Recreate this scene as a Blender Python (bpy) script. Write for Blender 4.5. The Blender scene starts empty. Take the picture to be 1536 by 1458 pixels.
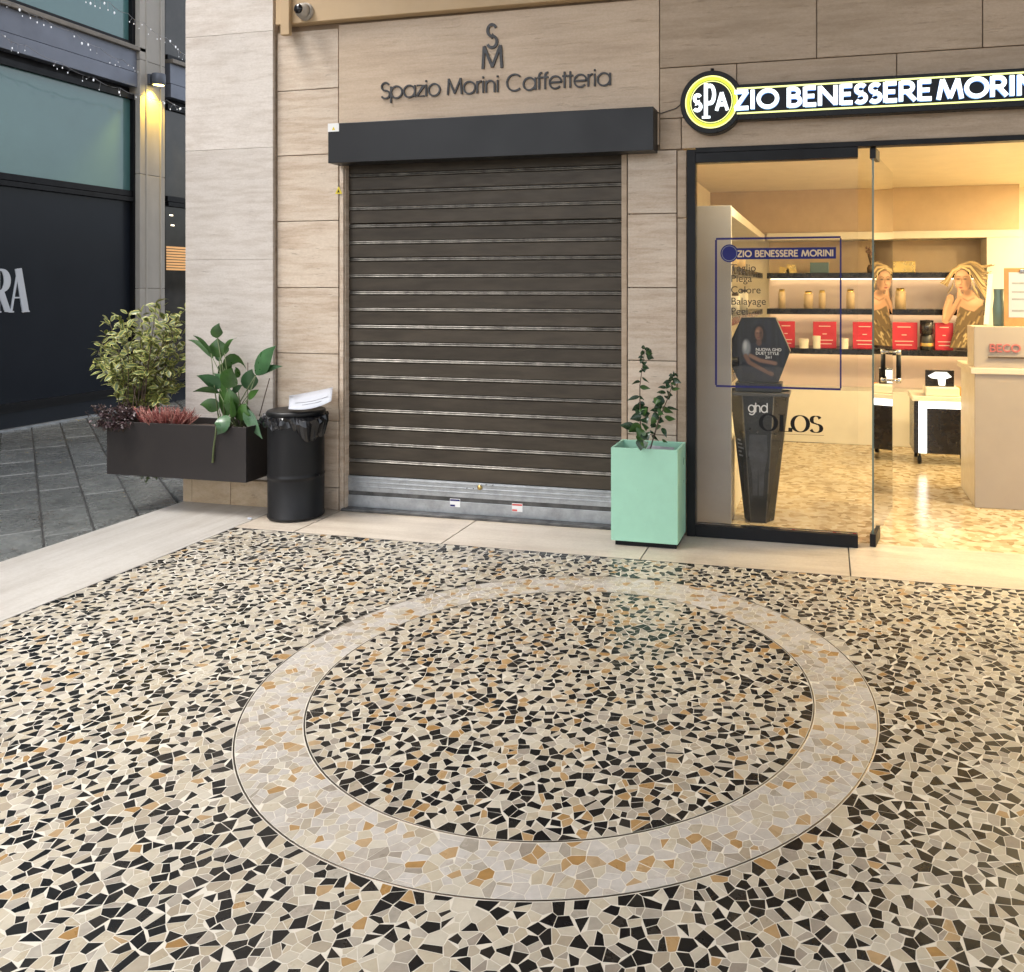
import bpy, math, random
import numpy as np
from mathutils import Vector, Matrix

R = random.Random(7)
scene = bpy.context.scene
col = scene.collection

# ------------------------------------------------------------------ camera
F, CX, Y0, YAW, H = 1246.0, 936.6, 432.7, 0.2396, 1.5      # focal (px of a 1536 wide picture), principal point, yaw, eye height
SN, CS = math.sin(YAW), math.cos(YAW)
cam = bpy.data.objects.new('camera', bpy.data.cameras.new('camera'))
col.objects.link(cam)
cam.location = (0, 0, H)
cam.rotation_euler = (math.pi / 2, 0, YAW)
cam.data.sensor_width = 36
cam.data.lens = F / 1536 * 36
cam.data.shift_x = (768 - CX) / 1536
cam.data.shift_y = -(729 - Y0) / 1536
cam.data.clip_start = 0.05
cam.data.clip_end = 2000
scene.camera = cam

# ------------------------------------------------------------------ sky, sun, exposure
SUN_EL, SUN_AZ = math.radians(62), math.radians(235)         # high, veiled sun over the street
world = bpy.data.worlds.new('World'); scene.world = world; world.use_nodes = True
wn = world.node_tree.nodes; wl = world.node_tree.links
sky = wn.new('ShaderNodeTexSky'); sky.sky_type = 'NISHITA'; sky.sun_disc = False
sky.sun_elevation = SUN_EL; sky.sun_rotation = SUN_AZ
sky.air_density = 1.0; sky.dust_density = 5.0; sky.ozone_density = 1.0
hsv = wn.new('ShaderNodeHueSaturation'); hsv.inputs['Saturation'].default_value = 0.35
wl.new(sky.outputs['Color'], hsv.inputs['Color'])
wl.new(hsv.outputs['Color'], wn['Background'].inputs['Color'])
wn['Background'].inputs['Strength'].default_value = 0.15
sun = bpy.data.objects.new('sun', bpy.data.lights.new('sun', 'SUN')); col.objects.link(sun)
sun.data.energy = 0.6; sun.data.angle = math.radians(20); sun.data.color = (1, 0.96, 0.9)
sdir = Vector((math.sin(SUN_AZ) * math.cos(SUN_EL), math.cos(SUN_AZ) * math.cos(SUN_EL), math.sin(SUN_EL)))
sun.rotation_euler = sdir.to_track_quat('Z', 'Y').to_euler()
scene.view_settings.view_transform = 'Standard'
scene.view_settings.look = 'None'
scene.view_settings.gamma = 1
scene.view_settings.exposure = 1.78
scene.render.engine = 'CYCLES'
scene.cycles.use_denoising = True
scene.cycles.max_bounces = 8
scene.cycles.diffuse_bounces = 5
scene.cycles.glossy_bounces = 4
scene.cycles.transparent_max_bounces = 12
scene.cycles.sample_clamp_indirect = 6

# ------------------------------------------------------------------ photo pixel -> point
def ray(x, y):
    X = (x - CX) / F
    return Vector((X * CS - SN, X * SN + CS, (Y0 - y) / F))
def gz(x, y, z=0.0):                                          # on a level plane
    d = ray(x, y); return Vector((0, 0, H)) + d * ((z - H) / d.z)
def py(x, y, Y):                                              # on a plane along the facade
    d = ray(x, y); return Vector((0, 0, H)) + d * (Y / d.y)
def px(x, y, X):                                              # on a plane along the street
    d = ray(x, y); return Vector((0, 0, H)) + d * (X / d.x)

# ------------------------------------------------------------------ materials
MATS = {}
def nodes(name):
    m = bpy.data.materials.new(name); m.use_nodes = True; MATS[name] = m
    nt = m.node_tree; return m, nt, nt.nodes['Principled BSDF'], nt.nodes, nt.links
def coords(nt, stretch, rand=True):
    n, l = nt.nodes, nt.links
    tc = n.new('ShaderNodeTexCoord'); oi = n.new('ShaderNodeObjectInfo')
    mp = n.new('ShaderNodeMapping'); mp.inputs['Scale'].default_value = stretch
    l.new(tc.outputs['Object'], mp.inputs['Vector'])
    if rand:
        mu = n.new('ShaderNodeVectorMath'); mu.operation = 'SCALE'; mu.inputs[0].default_value = (37, 53, 71)
        l.new(oi.outputs['Random'], mu.inputs['Scale']); l.new(mu.outputs[0], mp.inputs['Location'])
    return mp.outputs['Vector'], oi
def noise(nt, vec, scale, detail=6, rough=.6):
    t = nt.nodes.new('ShaderNodeTexNoise'); t.inputs['Scale'].default_value = scale
    t.inputs['Detail'].default_value = detail; t.inputs['Roughness'].default_value = rough
    nt.links.new(vec, t.inputs['Vector']); return t.outputs['Fac']
def ramp(nt, fac, stops):
    r = nt.nodes.new('ShaderNodeValToRGB'); e = r.color_ramp.elements
    while len(e) < len(stops): e.new(.5)
    for i, (p, c) in enumerate(stops):
        e[i].position = p; e[i].color = (*c, 1) if len(c) == 3 else c
    nt.links.new(fac, r.inputs['Fac']); return r.outputs['Color']
def mixc(nt, fac, a, b, blend='MIX'):
    m = nt.nodes.new('ShaderNodeMix'); m.data_type = 'RGBA'; m.blend_type = blend
    for s, v in ((m.inputs[0], fac), (m.inputs[6], a), (m.inputs[7], b)):
        if isinstance(v, (int, float)): s.default_value = v
        elif isinstance(v, tuple): s.default_value = (*v, 1)
        else: nt.links.new(v, s)
    return m.outputs[2]
def bump(nt, bs, fac, strength, dist=.002):
    b = nt.nodes.new('ShaderNodeBump'); b.inputs['Strength'].default_value = strength; b.inputs['Distance'].default_value = dist
    nt.links.new(fac, b.inputs['Height']); nt.links.new(b.outputs['Normal'], bs.inputs['Normal'])
def sc(c, k): return tuple(min(1, v * k) for v in c)
def mat(name, c, rough=.5, metal=0., var=.12, scale=6, bmp=0., bscale=60, spec=.5, coat=0., stretch=(1, 1, 1), rvar=.12, c2=None, jit=0., grime=0.):
    m, nt, bs, n, l = nodes(name)
    v, oi = coords(nt, stretch)
    f = noise(nt, v, scale)
    cc_ = ramp(nt, f, [(.3, sc(c, 1 - var)), (.7, c2 if c2 else sc(c, 1 + var))])
    if jit:
        j = n.new('ShaderNodeMapRange'); j.inputs[3].default_value = 1 - jit; j.inputs[4].default_value = 1 + jit
        l.new(oi.outputs['Random'], j.inputs[0]); cc_ = mixc(nt, 1.0, cc_, j.outputs[0], 'MULTIPLY')
    if grime:
        g_ = noise(nt, v, scale * .8, 9, .72)
        cc_ = mixc(nt, ramp(nt, g_, [(.54, (0, 0, 0)), (.80, (grime,) * 3)]), cc_, (.10, .085, .065))
    l.new(cc_, bs.inputs['Base Color'])
    f2 = noise(nt, v, scale * 2.3, 8)
    mr = n.new('ShaderNodeMapRange'); mr.inputs[1].default_value = .3; mr.inputs[2].default_value = .7
    mr.inputs[3].default_value = max(.02, rough - rvar); mr.inputs[4].default_value = min(1, rough + rvar)
    l.new(f2, mr.inputs[0]); l.new(mr.outputs[0], bs.inputs['Roughness'])
    bs.inputs['Metallic'].default_value = metal; bs.inputs['Specular IOR Level'].default_value = spec
    bs.inputs['Coat Weight'].default_value = coat; bs.inputs['Coat Roughness'].default_value = .15
    if bmp: bump(nt, bs, noise(nt, v, bscale, 4), bmp)
    return m
def travertine(name, cols, stretch, rough=.55, pit=.5, bmpd=.003, dirt=0):
    m, nt, bs, n, l = nodes(name)
    v, oi = coords(nt, stretch)
    w = noise(nt, v, 1.0, 12, .68)
    base = ramp(nt, w, [(.30, cols[0]), (.46, cols[1]), (.58, cols[2]), (.72, cols[1])])
    big, _ = coords(nt, (1, 1, 1)); b = noise(nt, big, 1.6, 3)
    tone = ramp(nt, b, [(.3, (.90, .90, .90)), (.7, (1, 1, 1))])
    base = mixc(nt, 1.0, base, tone, 'MULTIPLY')
    gr, _ = coords(nt, (60, 60, 110)); gn = noise(nt, gr, 1.0, 4, .7)
    base = mixc(nt, 1.0, base, ramp(nt, gn, [(.3, (.90, .89, .87)), (.65, (1.03, 1.03, 1.03))]), 'MULTIPLY')
    p = noise(nt, v, 3.2, 5, .7)
    pits = ramp(nt, p, [(.60, (0, 0, 0)), (.70, (1, 1, 1))])
    base = mixc(nt, pits, base, mixc(nt, pit, base, sc(cols[0], .62)))
    jt = n.new('ShaderNodeMapRange'); jt.inputs[3].default_value = .90; jt.inputs[4].default_value = 1.06
    l.new(oi.outputs['Random'], jt.inputs[0])
    base = mixc(nt, 1.0, base, jt.outputs[0], 'MULTIPLY')
    if dirt:
        tc = n.new('ShaderNodeTexCoord'); dn = noise(nt, tc.outputs['Object'], 2.2, 8, .7)
        base = mixc(nt, ramp(nt, dn, [(.50, (0, 0, 0)), (.75, (dirt, dirt, dirt))]), base, (.20, .16, .12))
    l.new(base, bs.inputs['Base Color'])
    bs.inputs['Roughness'].default_value = rough
    inv = n.new('ShaderNodeMath'); inv.operation = 'SUBTRACT'; inv.inputs[0].default_value = 1
    l.new(pits, inv.inputs[1]); bump(nt, bs, inv.outputs[0], .5, bmpd)
    return m
def chipmat(name, stops, rough=.26, mott=.12):
    m, nt, bs, n, l = nodes(name)
    geo = n.new('ShaderNodeNewGeometry'); oi = n.new('ShaderNodeObjectInfo')
    ad = n.new('ShaderNodeMath'); ad.operation = 'ADD'; l.new(geo.outputs['Random Per Island'], ad.inputs[0]); l.new(oi.outputs['Random'], ad.inputs[1])
    fr = n.new('ShaderNodeMath'); fr.operation = 'FRACT'; l.new(ad.outputs[0], fr.inputs[0])
    c = ramp(nt, fr.outputs[0], stops)
    v, _ = coords(nt, (1, 1, 1)); f = noise(nt, v, 38, 6, .65)
    c = mixc(nt, 1.0, c, ramp(nt, f, [(.3, (1 - mott,) * 3), (.7, (1, 1, 1))]), 'MULTIPLY')
    tcw = n.new('ShaderNodeTexCoord'); wr = noise(nt, tcw.outputs['Object'], 1.3, 8, .7)
    c = mixc(nt, 1.0, c, ramp(nt, wr, [(.35, (.80, .78, .75)), (.6, (1, 1, 1))]), 'MULTIPLY')
    l.new(c, bs.inputs['Base Color'])
    f2 = noise(nt, v, 3.5, 7, .65)
    l.new(ramp(nt, f2, [(.3, (rough - .08,) * 3), (.7, (rough + .16,) * 3)]), bs.inputs['Roughness'])
    bs.inputs['Specular IOR Level'].default_value = .26
    return m
def emis(name, c, s, base=None):
    m, nt, bs, n, l = nodes(name)
    bs.inputs['Base Color'].default_value = (*(base or c), 1)
    bs.inputs['Emission Color'].default_value = (*c, 1); bs.inputs['Emission Strength'].default_value = s
    bs.inputs['Roughness'].default_value = .4
    return m
def glass(name, tint=(1, 1, 1), ior=1.5, boost=1.0):
    m, nt, bs, n, l = nodes(name); n.remove(bs)
    tr = n.new('ShaderNodeBsdfTransparent'); tr.inputs[0].default_value = (*tint, 1)
    gl = n.new('ShaderNodeBsdfGlossy'); gl.inputs['Roughness'].default_value = .01
    fr = n.new('ShaderNodeFresnel'); fr.inputs['IOR'].default_value = ior
    mx = n.new('ShaderNodeMixShader'); l.new(fr.outputs[0], mx.inputs[0]); l.new(tr.outputs[0], mx.inputs[1]); l.new(gl.outputs[0], mx.inputs[2])
    l.new(mx.outputs[0], n['Material Output'].inputs['Surface'])
    return m

TV = ((.42, .32, .235), (.55, .44, .34), (.63, .535, .435))
M = {}
M['trav'] = travertine('travertine_wall', TV, (2.6, 2.6, 21), .5, .6)
M['trav_pillar'] = travertine('travertine_pillar', ((.52, .455, .40), (.61, .555, .505), (.68, .63, .585)), (3.2, 3.2, 22), .5, .45)
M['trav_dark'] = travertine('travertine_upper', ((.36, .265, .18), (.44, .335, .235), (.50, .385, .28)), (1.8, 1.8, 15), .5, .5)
M['trav_lintel'] = travertine('travertine_lintel', ((.47, .35, .245), (.56, .43, .31), (.62, .49, .365)), (1.3, 1.3, 15), .45, .2)
M['trav_base'] = travertine('travertine_plinth', ((.42, .29, .17), (.55, .41, .26), (.62, .48, .33)), (3, 3, 6), .55, .7, dirt=.5)
M['strip'] = travertine('travertine_border', ((0.386, 0.359, 0.327), (0.497, 0.474, 0.442), (0.552, 0.534, 0.506)), (9, .55, 1), .28, .2, .001, dirt=.25)
M['sill'] = travertine('travertine_sill', ((.46, .395, .32), (.54, .47, .39), (.60, .535, .45)), (.6, 8, 1), .3, .25, .001, dirt=.35)
M['joint'] = mat('joint_mortar', (.30, .22, .15), .9, var=.2)
M['tan'] = mat('tan_paint', (.50, .36, .21), .6, var=.06, scale=3)
M['render'] = mat('wall_plaster', (.42, .36, .29), .8, var=.08)
M['grout'] = mat('mosaic_grout', (0.588, 0.561, 0.498), .4, var=.08, scale=30)
M['c_black'] = chipmat('chip_black', [(0, (0.008, 0.008, 0.010)), (.6, (0.015, 0.015, 0.015)), (1, (0.032, 0.028, 0.025))], .24, .4)
M['c_cream'] = chipmat('chip_cream', [(0, (0.421, 0.367, 0.276)), (.3, (0.488, 0.446, 0.361)), (.6, (0.523, 0.494, 0.428)), (.85, (0.421, 0.384, 0.314)), (1, (0.354, 0.306, 0.238))], .27)
M['c_grey'] = chipmat('chip_grey', [(0, (0.353, 0.328, 0.285)), (.5, (0.420, 0.389, 0.340)), (1, (0.302, 0.268, 0.230))], .27, .2)
M['c_ochre'] = chipmat('chip_ochre', [(0, (0.352, 0.207, 0.075)), (.35, (0.405, 0.264, 0.123)), (1, (0.440, 0.334, 0.211))], .27, .2)
M['c_white'] = chipmat('chip_white', [(0, (0.468, 0.448, 0.429)), (.5, (0.515, 0.499, 0.484)), (1, (0.437, 0.398, 0.351))], .25, .16)
M['brass'] = mat('brass_strip', (.15, .125, .10), .34, 1, var=.3, scale=3)
M['blackmetal'] = mat('black_metal', (.008, .0085, .010), .4, 0, var=.15, scale=3, spec=.2)
M['housing'] = mat('anthracite_paint', (.011, .0115, .0135), .36, 0, var=.08, scale=2, rvar=.05, spec=.35)
M['slat'] = mat('shutter_bronze', (.056, .045, .033), .46, .45, jit=.14, grime=.35, var=.25, scale=3, stretch=(1.2, 1, 6), rvar=.1)
M['rib'] = mat('shutter_rib', (.165, .155, .138), .42, .75, var=.5, jit=.2, scale=5, stretch=(2.5, 1, 1))
M['galv'] = mat('galvanised_steel', (.36, .38, .40), .4, .7, grime=.5, var=.2, scale=14, rvar=.12)
M['darkrail'] = mat('grimy_rail', (.10, .10, .10), .5, .6, var=.5, scale=9)
M['planter'] = mat('planter_anthracite', (.030, .026, .025), .45, 0, spec=.3, grime=.2, var=.1, scale=3, rvar=.06)
M['bin'] = mat('bin_black', (.010, .010, .011), .42, 0, spec=.3, var=.2, scale=3)
M['bag'] = mat('bag_plastic', (.010, .010, .012), .16, 0, var=.2, scale=30, bmp=.5, bscale=50, rvar=.06)
M['paper'] = mat('paper_white', (.38, .40, .45), .7, var=.03)
M['mint'] = mat('mint_paint', (.34, .62, .47), .33, 0, var=.07, grime=.10, scale=3.5, rvar=.06, bmp=.1, bscale=150)
M['mint_in'] = mat('mint_inner', (.22, .36, .29), .5, var=.1)
M['soil'] = mat('soil', (.05, .035, .025), .95, var=.5, scale=40, bmp=1, bscale=80)
M['leaf'] = mat('leaf_green', (.026, .080, .014), .36, var=.35, scale=9, c2=(.055, .13, .025))
M['leaf_back'] = mat('leaf_bluegreen', (.042, .108, .042), .35, var=.25, scale=9)
M['leaf_dark'] = mat('leaf_dark', (.016, .042, .017), .27, var=.35, scale=20)
M['leaf_yel'] = mat('leaf_margin', (.44, .42, .12), .45, var=.3, scale=12)
M['leaf_mid'] = mat('leaf_middle', (.11, .15, .045), .42, var=.35, scale=12)
M['stem'] = mat('stem_green', (.10, .13, .05), .5, var=.3)
M['twig'] = mat('twig_brown', (.09, .06, .04), .7, var=.3)
M['purple'] = mat('leaf_purple', (.060, .032, .036), .4, var=.45, scale=30)
M['heather'] = mat('heather_red', (.24, .065, .055), .6, var=.35, scale=40)
M['heather2'] = mat('heather_pink', (.34, .15, .12), .6, var=.3, scale=40)
M['black'] = mat('ink_black', (.006, .006, .007), .5, spec=.2, var=.1)
M['white'] = mat('white_print', (.75, .75, .75), .5, var=.02)
M['blue'] = mat('vinyl_blue', (.018, .020, .13), .5, spec=.2, var=.1)
M['yellow'] = mat('sticker_yellow', (.65, .52, .04), .5, var=.1)
M['brassy'] = mat('lock_brass', (.55, .40, .16), .3, 1)
M['red'] = mat('sticker_red', (.60, .10, .09), .5)
M['stone'] = mat('street_stone', (.125, .132, .128), .24, 0, jit=.16, var=.22, scale=5, rvar=.16, bmp=.15, bscale=18)
M['streetjoint'] = mat('street_joint', (.03, .03, .03), .8, var=.3, scale=20, bmp=.5)
M['ground'] = mat('asphalt', (.055, .056, .058), .8, var=.2, scale=3, bmp=.4)
M['debris'] = mat('debris', (.08, .07, .06), .8, var=.5, scale=40)
M['concrete'] = mat('concrete_column', (.40, .375, .33), .7, 0, var=.14, scale=3, stretch=(1, 1, .35), bmp=.3, bscale=50)
M['fascia'] = mat('grey_blue_metal', (.185, .205, .25), .45, .2, var=.08, scale=2)
M['sillst'] = mat('stone_ledge', (.24, .215, .18), .7, var=.2)
M['vinylblack'] = mat('black_film', (.014, .018, .025), .2, 0, spec=.22, var=.08, scale=1, rvar=.03)
M['zglass'] = mat('teal_glass', (.085, .195, .195), .06, 0, var=.12, scale=.7, rvar=.02, spec=.9)
M['zglassdark'] = mat('dark_window', (.035, .033, .028), .06, 0, var=.4, scale=2, rvar=.02)
M['lampbox'] = mat('lamp_grey', (.10, .11, .13), .5, .3)
M['lampglow'] = emis('lamp_lens', (1, .78, .25), 5)
M['bulb'] = emis('string_bulb', (.9, .95, 1), .16, (.8, .8, .82))
M['wire'] = mat('wire_clear', (.35, .35, .36), .5)
M['warmlit'] = emis('lit_blind', (.9, .48, .18), .10)
M['warmspot'] = emis('shop_spot', (1, .85, .6), 1.2)
M['sgn_white'] = emis('sign_white', (.86, .94, 1), .55)
M['sgn_side'] = emis('sign_letter_side', (.25, .50, .95), .22)
M['sgn_yel'] = emis('sign_yellow', (.93, .95, .32), .33)
M['sgn_green'] = emis('sign_green', (.62, .72, .05), .22)
M['sgn_black'] = mat('sign_black', (.007, .007, .008), .3, var=.1, rvar=.05, spec=.2)
M['glass'] = glass('shop_glass', (.98, .98, .97), 1.26)
M['glass_edge'] = mat('glass_edge', (.10, .15, .13), .15, var=.1)
M['chrome'] = mat('chrome', (.60, .60, .60), .18, 1, var=.05)
M['plaster_warm'] = mat('shop_wall', (.70, .63, .50), .7, var=.04)
M['tanpanel'] = mat('shop_bulkhead', (.50, .38, .25), .6, var=.06)
M['ceil_shop'] = mat('shop_ceiling', (.72, .64, .50), .8, var=.04)
M['shelfwhite'] = mat('laminate_cream', (.68, .64, .54), .4, var=.03)
M['shelfpink'] = mat('laminate_pink', (.66, .53, .46), .5, var=.03)
M['shelfblack'] = mat('shelf_black', (.012, .012, .016), .25, var=.1)
M['panelgrey'] = mat('panel_grey', (.34, .325, .31), .5, var=.04)
M['desk_shaded'] = mat('desk_shaded_front', (.36, .31, .26), .45, var=.03)  # white desk; the shade on its front is put into this colour
M['desk_lit'] = mat('desk_lit_side', (.62, .55, .44), .45, var=.03)  # same white desk; warm light on side and tops is put into this colour
M['shopfloor'] = None
M['led'] = emis('led_warm', (1, .78, .46), 2.2)
M['ledside'] = emis('led_side', (1, .76, .40), 9)
M['ledwhite'] = emis('led_white', (.90, .95, 1), .7)
M['screen'] = emis('device_screen', (.80, .90, 1), .3)
M['redbox'] = mat('red_card', (.50, .025, .045), .4, var=.08)
M['gold'] = mat('gold_foil', (.60, .42, .14), .3, .8, var=.2)
M['beige'] = mat('bottle_beige', (.60, .45, .27), .35, var=.1)
M['teal'] = mat('teal_box', (.09, .15, .16), .4, var=.1)
M['skin'] = mat('print_skin', (.50, .29, .18), .5, var=.15, scale=9)
M['skin_d'] = mat('print_skin_shade', (.20, .115, .085), .5, var=.3, scale=20)
M['blonde'] = mat('print_blonde', (.42, .29, .12), .5, var=.55, scale=26, stretch=(1, 1, 3))
M['gold_hair'] = mat('print_hair_light', (.56, .43, .22), .5, var=.3, scale=26)
M['hairdark'] = mat('print_hair_dark', (.09, .075, .05), .5, var=.4, scale=26)
M['golddress'] = mat('print_gold_dress', (.17, .115, .045), .4, 0, var=.6, scale=30, stretch=(1, 1, 3))
M['lips'] = mat('print_lips', (.40, .06, .06), .5)
M['grey_print'] = mat('print_grey', (.045, .047, .053), .4, var=.4, scale=14)
M['grey_light'] = mat('print_light_grey', (.24, .25, .27), .5, var=.2, scale=20)
M['standblack'] = mat('display_black', (.012, .013, .013), .35, var=.3, scale=6)
M['standedge'] = mat('display_edge', (.075, .072, .066), .35, var=.2)
M['wood'] = mat('clipboard_wood', (.36, .19, .07), .5, var=.2, scale=9)
M['orange'] = mat('orange_plastic', (.75, .24, .06), .4)
M['lens'] = mat('camera_lens', (.006, .006, .008), .06, rvar=.02)
M['camwhite'] = mat('camera_shell', (.36, .33, .29), .4)
M['letterink'] = mat('letter_dark', (.018, .016, .017), .35, var=.1)
M['letterz'] = mat('letter_white', (.62, .66, .72), .4, var=.04)
M['becored'] = mat('letter_pink_red', (.42, .13, .12), .4)
M['ceiling'] = mat('arcade_ceiling', (.50, .46, .40), .8, var=.06)
def shopfloor():
    m, nt, bs, n, l = nodes('shop_floor_terrazzo')
    v, _ = coords(nt, (1, 1, 1), False)
    vo = n.new('ShaderNodeTexVoronoi'); vo.inputs['Scale'].default_value = 24; l.new(v, vo.inputs['Vector'])
    sep = n.new('ShaderNodeSeparateColor'); l.new(vo.outputs['Color'], sep.inputs[0])
    c = ramp(nt, sep.outputs[0], [(0, (.30, .21, .10)), (.25, (.44, .34, .20)), (.6, (.56, .46, .31)), (1, (.62, .54, .40))])
    l.new(c, bs.inputs['Base Color']); bs.inputs['Roughness'].default_value = .2
    return m
M['shopfloor'] = shopfloor()
def farmosaic():
    m, nt, bs, n, l = nodes('mosaic_far')
    v, _ = coords(nt, (1, 1, 1), False)
    vo = n.new('ShaderNodeTexVoronoi'); vo.inputs['Scale'].default_value = 23; l.new(v, vo.inputs['Vector'])
    sep = n.new('ShaderNodeSeparateColor'); l.new(vo.outputs['Color'], sep.inputs[0])
    c = ramp(nt, sep.outputs[0], [(0, (.02, .02, .02)), (.31, (.02, .02, .02)), (.315, (.50, .43, .31)), (.85, (.62, .56, .45)), (.87, (.46, .29, .12))])
    l.new(c, bs.inputs['Base Color']); bs.inputs['Roughness'].default_value = .28
    return m
M['farmosaic'] = farmosaic()

# ------------------------------------------------------------------ mesh helpers
class MB:
    def __init__(s): s.v = []; s.f = []; s.m = []; s.sm = []
    def add(s, vs, fs, mi=0, sm=False):
        b = len(s.v); s.v += [tuple(p) for p in vs]
        for f in fs: s.f.append([b + i for i in f]); s.m.append(mi); s.sm.append(sm)
        return s
    def box(s, a, b, mi=0):
        (x0, y0, z0), (x1, y1, z1) = a, b
        x0, x1 = min(x0, x1), max(x0, x1); y0, y1 = min(y0, y1), max(y0, y1); z0, z1 = min(z0, z1), max(z0, z1)
        return s.add([(x0, y0, z0), (x1, y0, z0), (x1, y1, z0), (x0, y1, z0), (x0, y0, z1), (x1, y0, z1), (x1, y1, z1), (x0, y1, z1)],
                     [(3, 2, 1, 0), (4, 5, 6, 7), (0, 1, 5, 4), (1, 2, 6, 5), (2, 3, 7, 6), (3, 0, 4, 7)], mi)
    def prism(s, poly, d, mi=0, sidemi=None):                  # 3D polygon, extruded by vector d
        n = len(poly); d = Vector(d)
        vs = [Vector(p) for p in poly] + [Vector(p) + d for p in poly]
        s.add(vs, [tuple(range(n)), tuple(range(2 * n - 1, n - 1, -1))], mi)
        s.add(vs, [(i, (i + 1) % n, n + (i + 1) % n, n + i) for i in range(n)], mi if sidemi is None else sidemi)
        return s
    def lathe(s, prof, c, n=32, mi=0, axis='Z', sm=True, a0=0, a1=2 * math.pi):
        vs = []; full = abs(a1 - a0 - 2 * math.pi) < 1e-6; k = n if full else n + 1
        for r, h in prof:
            for i in range(k):
                t = a0 + (a1 - a0) * i / n
                p = (r * math.cos(t), r * math.sin(t), h)
                if axis == 'Y': p = (p[0], h, p[1])
                if axis == 'X': p = (h, p[0], p[1])
                vs.append((c[0] + p[0], c[1] + p[1], c[2] + p[2]))
        fs = []
        for j in range(len(prof) - 1):
            for i in range(n if full else n):
                i2 = (i + 1) % k if full else i + 1
                fs.append((j * k + i, j * k + i2, (j + 1) * k + i2, (j + 1) * k + i))
        return s.add(vs, fs, mi, sm)
    def tube(s, pts, r, n=6, mi=0):
        pts = [Vector(p) for p in pts]; vs = []
        rs = r if isinstance(r, (list, tuple)) else [r] * len(pts)
        for i, p in enumerate(pts):
            t = (pts[min(i + 1, len(pts) - 1)] - pts[max(i - 1, 0)])
            if t.length < 1e-9: t = Vector((0, 0, 1))
            t.normalize()
            a = t.cross(Vector((0, 1, 0.01)));
            if a.length < .01: a = t.cross(Vector((1, 0, 0)))
            a.normalize(); b = t.cross(a)
            for k in range(n):
                an = 2 * math.pi * k / n
                vs.append(p + (a * math.cos(an) + b * math.sin(an)) * rs[i])
        fs = [(i * n + k, i * n + (k + 1) % n, (i + 1) * n + (k + 1) % n, (i + 1) * n + k) for i in range(len(pts) - 1) for k in range(n)]
        fs += [tuple(range(n - 1, -1, -1)), tuple((len(pts) - 1) * n + k for k in range(n))]
        return s.add(vs, fs, mi, True)
    def mesh(s, name, mats):
        me = bpy.data.meshes.new(name); me.from_pydata(s.v, [], s.f)
        for m in (mats if isinstance(mats, (list, tuple)) else [mats]): me.materials.append(m)
        me.polygons.foreach_set('material_index', s.m); me.polygons.foreach_set('use_smooth', s.sm)
        me.update(); return me

def link(name, me, parent=None):
    o = bpy.data.objects.new(name, me); col.objects.link(o)
    if parent is not None:
        o.parent = parent
        off = parent.location if parent.parent is None else Vector((0, 0, 0))
        o.matrix_parent_inverse = Matrix.Translation(-Vector(off))
    return o
def obj(name, mb, mats, parent=None, bevel=0., label=None):
    o = link(name, mb.mesh(name, mats), parent)
    if bevel:
        b = o.modifiers.new('bevel', 'BEVEL'); b.width = bevel; b.segments = 2; b.limit_method = 'ANGLE'; b.angle_limit = math.radians(40)
    if label: o['label'] = label
    return o
def tag(o, label, cat, group=None):
    o['label'] = label; o['category'] = cat
    if group: o['group'] = group
    return o
def thing(name, label, cat, loc=(0, 0, 0), group=None):
    o = bpy.data.objects.new(name, None); col.objects.link(o); o.location = loc; o.empty_display_size = .1
    return tag(o, label, cat, group)
def struct(name, mb, mats, bevel=0.):
    o = obj(name, mb, mats, None, bevel); o['kind'] = 'structure'; return o
def bx(a, b, mi=0): return MB().box(a, b, mi)

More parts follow.
